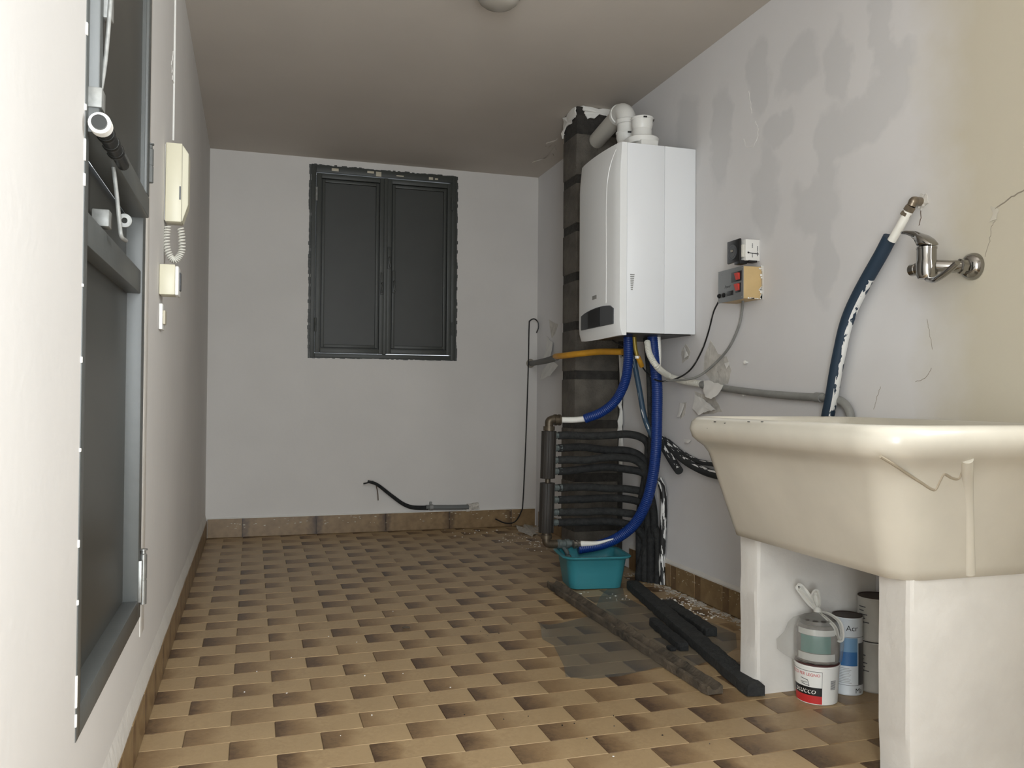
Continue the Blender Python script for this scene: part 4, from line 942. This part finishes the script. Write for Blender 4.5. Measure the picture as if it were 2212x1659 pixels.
strip([fl_(1410, 1350), fl_(1440, 1376), fl_(1478, 1408)], .036, .026, m_foam, 'short black foam strip lying along the left side of the longest one', 3, 0)
strip([fl_(1440, 1312), fl_(1490, 1345), fl_(1536, 1376)], .052, .030, m_foam2, 'short black foam strip ending right of the others near the wall', 4, 0)
g = G(); p = fl_(1450, 1405); g.box(p+Vector((-.012, -.018, .001)), p+Vector((.012, .018, .014)), .005); tag(g.build('foam_scrap', m_foam), 'small dark foam scrap beside the short left foam strip', 'scrap')
g = G(); p = fl_(877, 1358); g.tube([p+Vector((-.012, 0, .004)), p+Vector((0, .004, .005)), p+Vector((.014, 0, .003))], .003, seg=7); tag(g.build('dark_scrap', m_wood), 'tiny dark twig-like scrap lying alone in the middle of the tile floor', 'scrap')
# translucent sheet
m_film = bpy.data.materials.new('plastic_film'); m_film.use_nodes = True
N = m_film.node_tree.nodes; L = m_film.node_tree.links; b = N['Principled BSDF']
b.inputs['Base Color'].default_value = lin((120, 122, 116)); b.inputs['Roughness'].default_value = .35; b.inputs['Alpha'].default_value = .42
out = [(1163, 1352), (1185, 1352), (1240, 1340), (1280, 1330), (1296, 1290), (1320, 1264), (1345, 1270), (1350, 1290), (1420, 1325), (1500, 1330), (1590, 1370), (1592, 1400), (1560, 1420), (1500, 1440), (1420, 1443), (1340, 1462), (1268, 1468), (1222, 1462), (1218, 1440), (1196, 1395), (1172, 1382)]
poly = [fl_(x, y) for x, y in out]
def inside(p):
    c = False; n = len(poly)
    for i in range(n):
        a, b = poly[i], poly[i-1]
        if (a.y > p.y) != (b.y > p.y) and p.x < (b.x-a.x)*(p.y-a.y)/(b.y-a.y)+a.x: c = not c
    return c
g = G(); ring = []; k = len(poly)
bm = bmesh.new(); vs = [bm.verts.new(p) for p in poly]; bm.faces.new(vs)
bmesh.ops.triangulate(bm, faces=bm.faces[:])
for _ in range(3): bmesh.ops.subdivide_edges(bm, edges=bm.edges[:], cuts=1, use_grid_fill=True); bmesh.ops.triangulate(bm, faces=bm.faces[:])
bm.verts.index_update()
vs = []
for v in bm.verts:
    p = v.co.copy(); bmp = .0016+.0012*noise.noise(p*14)
    dl = max(0, (1.36-p.x)/.09)                                     # left corner curls up
    if p.y > 2.85: bmp += .018*min(1, dl)**2
    vs.append(Vector((p.x, p.y, bmp)))
g.add(vs, [[v.index for v in f.verts] for f in bm.faces]); bm.free()
tag(g.build('plastic_sheet', m_film, ang=80), 'crumpled translucent plastic sheet lying flat under the black foam strips', 'sheet')
# debris
def crumbs(name, areas, m, label, cat, hmin=.0008, hmax=.003, smin=.002, smax=.007, seed=1, z=0):
    rg = random.Random(seed); g = G()
    for (x, y, rx, ry, n) in areas:
        for i in range(n):
            a = rg.uniform(0, 6.28); r = rg.random()**.7
            px_, py_ = x+math.cos(a)*rx*r, y+math.sin(a)*ry*r; p = at(px_, py_, 'Z', 0)
            if p.x > W-.02 or p.y > D-.02: continue
            s_ = rg.uniform(smin, smax); q = 5; t0 = rg.uniform(0, 6)
            P = [Vector((p.x+math.cos(t0+k*6.283/q)*s_*rg.uniform(.6, 1.2), p.y+math.sin(t0+k*6.283/q)*s_*rg.uniform(.6, 1.2), z)) for k in range(q)]
            h_ = Vector((0, 0, rg.uniform(hmin, hmax))); g.add(P+[u*.7+v*.3+h_ for u, v in ((pp, p) for pp in P)], [[k, (k+1) % q, q+(k+1) % q, q+k] for k in range(q)]+[[q+k for k in range(q)]])
    return tag(g.build(name, m, smooth=False), label, cat, None, 'stuff')
crumbs('paint_crumbs', [(1470, 1305, 60, 16, 80), (1440, 1300, 25, 8, 25), (1500, 1330, 60, 10, 40), (1340, 1290, 30, 12, 12), (1260, 1280, 12, 3, 4), (1160, 1180, 40, 14, 26), (1130, 1165, 60, 18, 40), (1030, 1150, 90, 12, 22)], m_chip, 'scattered white paint crumbs on the floor near the foam strips and pillar', 'debris', seed=4)
crumbs('paint_crumbs', [(800, 1400, 350, 180, 8), (1100, 1600, 500, 40, 2), (600, 1500, 250, 90, 3)], m_chip, 'few tiny white paint specks spread over the open tile floor', 'debris', smin=.0015, smax=.0035, seed=9)
crumbs('dust_specks', [(1060, 1360, 60, 25, 8), (1300, 1560, 400, 60, 10)], m_darkst, 'few tiny dark specks spread over the open tile floor', 'debris', smin=.0015, smax=.003, seed=19)
g = G(); rg = random.Random(8)                                    # dust strips along the wall foot
for i in range(500):
    y = rg.uniform(2.45, 3.75); x = W-.014-abs(rg.gauss(0, .03)); s_ = rg.uniform(.002, .008); P = [Vector((x+math.cos(k*1.57)*s_, y+math.sin(k*1.57)*s_*1.5, .0)) for k in range(4)]
    if x < 1.9: continue
    h_ = Vector((0, 0, rg.uniform(.0005, .002))); g.add(P+[p+h_ for p in P], [[k, (k+1) % 4, 4+(k+1) % 4, 4+k] for k in range(4)]+[[4, 5, 6, 7]])
tag(g.build('plaster_dust', m_dust, smooth=False), 'pale plaster dust gathered along the foot of the right wall', 'debris', None, 'stuff')
g = G(); ribbon(g, [fl_(1110, 1133)+Vector((0, -.02, .0)), fl_(1165, 1136), fl_(1172, 1150), fl_(1150, 1160), fl_(1120, 1148)], .02, .002, (0, 0, 1), 4); tag(g.build('plaster_heap', m_dust), 'flat heap of pale plaster dust on the floor in the far right corner', 'debris', None, 'stuff')

# ------------------------------------------------------------------ tubs, bag, cans under the sink
def cyl_pt(c, r, a, z): return Vector((c[0]+math.cos(a)*r, c[1]+math.sin(a)*r, z))
bc = Vector((1.803, 2.035, 0)); camdir = math.atan2(CAM.y-bc.y, CAM.x-bc.x)
tub = thing('filler_tub', bc, 'white round tub of wood filler with red and black label', 'tub')
R0, R1, TH = .0555, .0610, .108
def rad(z): return R0+(R1-R0)*z/TH
g = G(); g.lathe([(R0-.003, 0), (R0, .002), (R1, TH-.006), (R1+.002, TH-.005), (R1+.002, TH), (R1-.003, TH), (R1-.004, TH-.004)], bc, seg=48); g.build('body', m_plastw, tub)
g = G(); g.lathe([(R1-.001, TH-.001), (R1+.0005, TH+.001), (R1-.002, TH+.004)], bc, seg=40); g.build('lid', mat('dark_red_lid', (70, 38, 36), .5), tub)
def lab(c, radf, a0, a1, z0, z1, m, name, par, o=.0004, n=16):
    g = G(); rows = []
    for i in range(n+1):
        a = a0+(a1-a0)*i/n; rows.append([cyl_pt(c, radf(z0)+.0001, a, z0), cyl_pt(c, radf(z0)+o, a, z0), cyl_pt(c, radf(z1)+o, a, z1), cyl_pt(c, radf(z1)+.0001, a, z1)])
    g.loft(rows); return g.build(name, m, par)
def A(deg): return camdir+math.radians(deg)      # + = towards the right as seen
m_lblack = mat('label_black', (20, 18, 18), .5); m_lred = mat('label_red', (190, 44, 44), .5); m_lw = mat('label_white', (232, 228, 220), .5)
lab(bc, rad, A(-80), A(14), .026, .049, m_lblack, 'label_band', tub); lab(bc, rad, A(-80), A(14), .004, .026, m_lred, 'label_band', tub)
lab(bc, rad, A(-80), A(14), .093, .0942, m_lblack, 'label_line', tub); lab(bc, rad, A(13.2), A(14), .026, .0942, m_lblack, 'label_line', tub)
def ctext(body, size, adeg, z, c, radf, m, par, shear=0, thick=0, o=.0009):
    g = G(); text(g, body, size, lambda x, y: cyl_pt(c, radf(z)+o, A(adeg)+x/radf(z), z+y), shear, 'RIGHT', thick); return g.build('lettering', m, par, smooth=False)
ctext('STUCCO PER LEGNO', .0115, 9, .080, bc, rad, m_lred, tub, 0, .00005)
ctext('Stucco', .024, -3, .031, bc, rad, m_lw, tub, .25, 0)
g = G(); q = lambda d, z: cyl_pt(bc, rad(z)+.0008, A(d), z)
for (d0, z0, d1, z1) in ((-42, .056, -20, .053), (-20, .053, -24, .068), (-44, .071, -24, .068)): g.tube([q(d0, z0), q((d0+d1)/2, (z0+z1)/2), q(d1, z1)], .0007, seg=6)
text(g, 'stucco', .0075, lambda x, y: q(-24, .0595)+(q(-20, .0595)-q(-24, .0595)).normalized()*x+Vector((0, 0, y)), 0, 'RIGHT', 0); g.build('emblem', m_lblack, tub, smooth=False)
for i in range(9): lab(bc, rad, A(38), A(56), .044+i*.0029, .0455+i*.0029, m_gun, 'barcode', tub, n=3)
# jar in a bag, standing on the tub
jc = Vector((1.806, 2.035, TH+.004))
jar = thing('bagged_jar', jc, 'glass jar with teal label knotted in a clear plastic bag, standing on the filler tub', 'jar')
g = G(); g.lathe([(.052, 0), (.058, .004), (.060, .02), (.060, .085), (.054, .1), (.046, .106)], jc, seg=32); g.build('glass', mat('murky_jar', (96, 90, 84), .25, var=.5, scale=60, dark=(70, 62, 58)), jar)
g = G(); g.lathe([(.047, 0), (.05, .002), (.05, .012), (.045, .015)], jc+Vector((0, 0, .105)), seg=30); g.build('jar_lid', mat('dull_lid', (88, 84, 80), .4, .5), jar)
lab(jc, lambda z: .0605, A(-48), A(34), jc.z+.032, jc.z+.080, mat('teal_label', (36, 100, 92), .5), 'jar_label', jar)
lab(jc, lambda z: .0605, A(-58), A(48), jc.z+.081, jc.z+.097, mat('label_pale', (176, 176, 170), .5), 'jar_label', jar)
lab(jc, lambda z: .0605, A(-58), A(48), jc.z+.010, jc.z+.030, MATS['label_pale'], 'jar_label', jar)
m_bag = bpy.data.materials.new('clear_bag'); m_bag.use_nodes = True; b = m_bag.node_tree.nodes['Principled BSDF']
b.inputs['Base Color'].default_value = lin((214, 212, 204)); b.inputs['Roughness'].default_value = .3; b.inputs['Alpha'].default_value = .2
m_bagt = bpy.data.materials.new('bag_knot'); m_bagt.use_nodes = True; b = m_bagt.node_tree.nodes['Principled BSDF']
b.inputs['Base Color'].default_value = lin((214, 212, 204)); b.inputs['Roughness'].default_value = .35; b.inputs['Alpha'].default_value = .72
g = G(); rows = []; ns = 64
camr = Vector((math.cos(camdir-math.pi/2), math.sin(camdir-math.pi/2), 0))*-1   # to the right seen from the camera
for (z, r, lean) in ((.0015, .060, 0), (.006, .064, -.004), (.02, .067, -.010), (.045, .069, -.014), (.07, .069, -.012), (.095, .067, -.008), (.112, .058, -.006), (.120, .044, -.003), (.126, .026, 0), (.133, .010, 0), (.138, .008, 0)):
    ring = []
    for k in range(ns):
        a = 2*math.pi*k/ns; rd = Vector((math.cos(a), math.sin(a), 0)); fold = .0035*noise.noise(Vector((math.cos(a)*7, math.sin(a)*7, z*14)))+.0022*math.sin(a*13+z*30)
        side = max(0, -rd.dot(camr)); bl = .030*side**3*max(0, 1-abs(z-.04)/.09)+.028*side**10*max(0, 1-abs(z-.03)/.03)
        ring.append(jc+rd*(max(.004, r+fold*min(1, r/.04))+bl)+camr*0+Vector((0, 0, z)))
    rows.append(ring)
g.loft(rows); g.build('bag', m_bag, jar, ang=180)
top = jc+Vector((0, 0, .136))
def loopband(pts, w0, name):
    g = G(); P = catmull(pts, 8); rows = []
    for i, p in enumerate(P):
        f = math.sin(math.pi*(i+.5)/len(P)); ww = w0*(.35+.65*f); t = (P[min(i+1, len(P)-1)]-P[max(0, i-1)]).normalized(); n = t.cross(Vector((math.cos(camdir), math.sin(camdir), .15))).normalized(); b_ = t.cross(n)
        rows.append([p-n*ww, p-n*ww*.3+b_*.004, p+n*ww*.4-b_*.003, p+n*ww, p+n*ww*.4-b_*.0038, p-n*ww*.3+b_*.0032])
    g.loft(rows); g.build(name, m_bagt, jar, ang=70)
cr = camr; U = Vector((0, 0, 1))
loopband([top, top-cr*.022+U*.022, top-cr*.045+U*.055, top-cr*.050+U*.065, top-cr*.034+U*.05, top-cr*.012+U*.02, top], .011, 'bag_ear')
loopband([top, top+cr*.002+U*.028, top-cr*.004+U*.055, top-cr*.012+U*.04, top-cr*.002+U*.01], .008, 'bag_ear')
toc = Vector((math.cos(camdir), math.sin(camdir), 0))
loopband([top, top+cr*.03+U*.0+toc*.02, top+cr*.058-U*.018+toc*.035, top+cr*.064-U*.06+toc*.03, top+cr*.054-U*.066+toc*.032, top+cr*.045-U*.03+toc*.045, top+cr*.02-U*.008+toc*.03, top], .006, 'bag_ear')
g = G(); g.lathe([(.006, -.004), (.012, .0), (.010, .006), (.006, .012)], top, seg=14); g.build('bag_knot', m_bagt, jar)
# cans
def can(c, r, h, name, label, lidm, bodym):
    t = thing(name, c, label, 'can'); g = G(); g.lathe([(r-.002, 0), (r, .001), (r+.001, .004), (r, .007), (r, h-.006), (r+.001, h-.003), (r, h)], c, seg=40); g.build('body', bodym, t)
    g = G(); g.lathe([(r-.001, h-.001), (r-.001, h+.002), (r-.005, h+.0022), (r-.007, h+.0006)], c, seg=40); g.build('lid', lidm, t); return t
m_lid = mat('rusty_lid', (62, 48, 42), .5, .4, var=.4, scale=30)
c2 = Vector((1.931, 2.066, 0)); r2 = .043; camdir = math.atan2(CAM.y-c2.y, CAM.x-c2.x)
ac = can(c2, r2, .222, 'acrylic_can', 'tall pale can with blue label band and rusty top, right of the filler tub', m_lid, mat('can_white', (206, 210, 212), .4))
rf = lambda z: r2
lab(c2, rf, A(-60), A(40), .085, .165, mat('can_blue', (52, 100, 148), .4), 'label_band', ac); lab(c2, rf, A(-60), A(40), .125, .165, mat('can_lightblue', (110, 146, 176), .4), 'label_band', ac, o=.0006)
lab(c2, rf, A(-60), A(80), .166, .1672, m_gun, 'label_line', ac); lab(c2, rf, A(-60), A(80), .0295, .0305, m_gun, 'label_line', ac)
lab(c2, rf, A(44), A(85), .031, .150, m_gun, 'label_band', ac)
ctext('Acr', .022, 40, .186, c2, rf, m_lblack, ac); ctext('Ma', .02, 62, .008, c2, rf, m_lblack, ac)
for i in range(10): lab(c2, rf, A(-40), A(16-(i*7) % 11), .036+i*.0046, .0372+i*.0046, m_greyp, 'print_line', ac, n=5)
c3 = Vector((2.026, 2.06, 0)); m_can2 = mat('can_cream', (188, 186, 178), .45, var=.15, scale=12)
camdir = math.atan2(CAM.y-c3.y, CAM.x-c3.x)
k1 = can(c3, .05, .145, 'paint_can', 'pale paint can, the lower of two stacked beside the near pier', m_black, m_can2)
k2 = can(c3+Vector((0, 0, .1475)), .05, .125, 'paint_can', 'pale paint can with dark top, the upper of two stacked beside the near pier', m_lid, m_can2)
for k_, zz in ((k1, .06), (k2, .20)):
    k_['group'] = 'stacked paint cans'
    for i in range(5): lab(c3, lambda z: .05, A(-60), A(-20-(i*13) % 20), zz+i*.011, zz+i*.011+.003, m_gun, 'print_line', k_, n=5)

# ------------------------------------------------------------------ back wall items
ck = thing('cable_stub', at(930, 1095, 'Y', D), 'grey conduit with black cable stub rising off the foot of the back wall', 'cable')
Yb = D-.02
g = G(); g.tube([at(920, 1096, 'Y', Yb), at(975, 1096, 'Y', Yb), at(1012, 1095, 'Y', Yb)], .0155, seg=16); g.build('conduit', mat('stub_grey', (104, 106, 104), .6), ck)
g = G(); g.lathe([(.019, 0), (.019, .022)], at(928, 1096, 'Y', Yb), (1, 0, 0), 16); g.box(at(930, 1088, 'Y', Yb)-Vector((.006, .01, .006)), at(930, 1088, 'Y', Yb)+Vector((.008, .012, .012)), .002); g.build('clip', m_greyp, ck)
g = G(); g.tube([at(795, 1040, 'Y', Yb-.06), at(815, 1047, 'Y', Yb-.05), at(845, 1070, 'Y', Yb-.03), at(870, 1088, 'Y', Yb-.01), at(892, 1096, 'Y', Yb), at(925, 1097, 'Y', Yb)], [.009, .0145], seg=12); g.build('black_hose', m_foam, ck)
g = G(); g.tube([at(806, 1040, 'Y', Yb-.05), at(798, 1042, 'Y', Yb-.06), at(785, 1045, 'Y', Yb-.065)], .0045, seg=8); g.build('wire', m_black, ck)
g = G(); g.tube([at(813, 1050, 'Y', Yb-.05), at(816, 1065, 'Y', Yb-.05), at(817, 1081, 'Y', Yb-.05)], .003, seg=8); g.build('wire', mat('brown_wire', (80, 66, 52), .6), ck)
g = G(); ribbon(g, [at(1008, 1088, 'Y', D), at(1032, 1085, 'Y', D), at(1034, 1098, 'Y', D), at(1006, 1104, 'Y', D)], .01, .022, (0, -1, 0), 6); g.build('plaster_blob', m_dust, ck)
hk = [at(1159, 719, 'Y', 5.26), at(1163, 708, 'Y', 5.26), at(1162, 696, 'Y', 5.26), at(1154, 689, 'Y', 5.26), at(1145, 693, 'Y', 5.27), at(1143, 705, 'Y', 5.28), at(1141, 800, 'Y', 5.285), at(1136, 950, 'Y', 5.28), at(1130, 1080, 'Y', 5.26), at(1126, 1105, 'Y', 5.24), at(1112, 1127, 'Y', 5.2), at(1092, 1130, 'Y', 5.18), at(1070, 1121, 'Y', 5.18)]
for q in hk: q.z = max(q.z, .008)
pipe('hooked_rod', hk, .0042, m_black, 'thin black metal rod with a hooked top leaning in the far right corner', 'rod', n=8, seg=8)

# ------------------------------------------------------------------ left wall items
ic = thing('intercom_handset', (.03, 2.72, 1.4), 'cream wall intercom handset on the left wall beyond the door', 'intercom')
ya, yb = 2.685, 2.735
def IX(px, Y=ya): return at(px, 400, 'Y', Y).x
x1 = IX(358); x2 = IX(393); zt = at(375, 308, 'Y', ya).z; zbm = at(375, 480, 'Y', ya).z
g = G(); g.box((.001, ya+.004, zbm+.006), (x1-.002, yb+.02, zt-.004), .003); g.build('base_plate', m_plastw, ic)
g = G(); g.box((x1-.001, ya, zbm+.002), (x2-.0, yb+.012, zt), .003); g.build('receiver', m_cream, ic)
prof_ = [(x2, zt-.004), (x2+.006, zt-.012), (x2+.018, zt-.03), (x2+.018, zbm+.055), (x2+.002, zbm+.004), (x2, zbm+.004)]
g = G(); g.loft([[(x, ya+.002, z) for x, z in prof_], [(x, ya+.0, z) for x, z in prof_], [(x, yb+.01, z) for x, z in prof_]]); g.build('front_shell', m_cream, ic, ang=30)
g = G(); g.box((x2-.007, ya-.001, 1.436), (x2-.0025, ya+.001, 1.476)); g.build('name_slot', m_gun, ic, smooth=False)
g = G()
P = [at(362, 488, 'Y', ya+.02), at(360, 510, 'Y', ya+.02), at(361, 535, 'Y', ya+.02), at(368, 555, 'Y', ya+.02), at(377, 562, 'Y', ya+.02), at(386, 555, 'Y', ya+.02), at(393, 540, 'Y', ya+.02), at(393, 515, 'Y', ya+.02), at(390, 492, 'Y', ya+.02)]
P = catmull(P, 24); Q = []; nt_ = 30; Ltot = len(P)-1
for i in range(nt_*10+1):
    f = i/(nt_*10)*Ltot; k = min(int(f), Ltot-1); p = P[k].lerp(P[k+1], f-k); t = (P[min(k+1, Ltot)]-P[max(0, k-1)]).normalized(); n = Vector((0, 1, 0)); b_ = t.cross(n)
    a = 2*math.pi*i/10; Q.append(p+(n*math.cos(a)+b_*math.sin(a))*.0085)
g.tube(Q, .0024, seg=6, smooth=False); g.build('coiled_cord', m_wgreyp, ic)
g = G(); jb = thing('junction_box', (.03, 2.6, 1.12), 'cream junction box with bright cover plate below the intercom cord', 'box')
y_ = 2.575; xa = 0.001; xb = at(378, 600, 'Y', y_).x; xc = at(386, 600, 'Y', y_).x; z1 = at(360, 570, 'Y', y_).z; z0 = at(360, 636, 'Y', y_).z
g.box((xa, y_, z0), (xb, y_+.07, z1), .003); g.build('case', m_cream, jb)
g = G(); g.box((xb-.001, y_+.001, z0-.001), (xc, y_+.072, z1-.004), .004); g.build('cover_plate', m_plastw, jb)
g = G(); g.box((xc-.001, y_+.02, z0+.015), (xc+.004, y_+.05, z1-.02), .002); g.build('button', m_gun, jb)
ls = thing('light_switch', (.005, 2.62, 1.05), 'small white light switch plate under the junction box', 'switch')
y_ = 2.585; z1 = at(343, 655, 'Y', y_).z; z0 = at(343, 711, 'Y', y_).z; xb = at(347, 680, 'Y', y_).x
g = G(); g.box((.0005, y_, z0), (.0105, y_+.07, z1), .002); g.build('plate', m_plastw, ls)
g = G(); g.box((.010, y_+.015, z0+.016), (.0165, y_+.055, z1-.018), .002); g.build('rocker', m_creamd, ls)
g = G(); c0 = at(374, 304, 'X', .002); P = [Vector((.002, c0.y, c0.z)), Vector((.002, c0.y+.003, c0.z+.15)), Vector((.0025, c0.y-.002, c0.z+.3)), Vector((.002, c0.y+.004, c0.z+.45)), Vector((.002, c0.y, H-.002))]
g.tube(P, .0036, seg=10); tag(g.build('wall_cable', m_plastw), 'thin white cable running up the left wall from the intercom to the ceiling', 'cable')

# ------------------------------------------------------------------ ceiling lamp
lp = at(1077, 18, 'Z', H-.075)
cl = thing('ceiling_lamp', (lp.x, lp.y, H-.075), 'unlit round glass ceiling lamp with metal rim', 'lamp')
g = G(); g.lathe([(.085, 0), (.088, -.004), (.088, -.026), (.082, -.03), (.078, -.028)], (lp.x, lp.y, H-.0005), seg=40); g.build('rim', mat('lamp_rim', (150, 146, 138), .35, .6), cl)
g = G(); g.lathe([(.079, -.026), (.078, -.036), (.070, -.052), (.054, -.065), (.03, -.073), (.002, -.076)], (lp.x, lp.y, H), seg=40); g.build('glass_shade', mat('smoky_glass', (150, 144, 134), .25), cl)
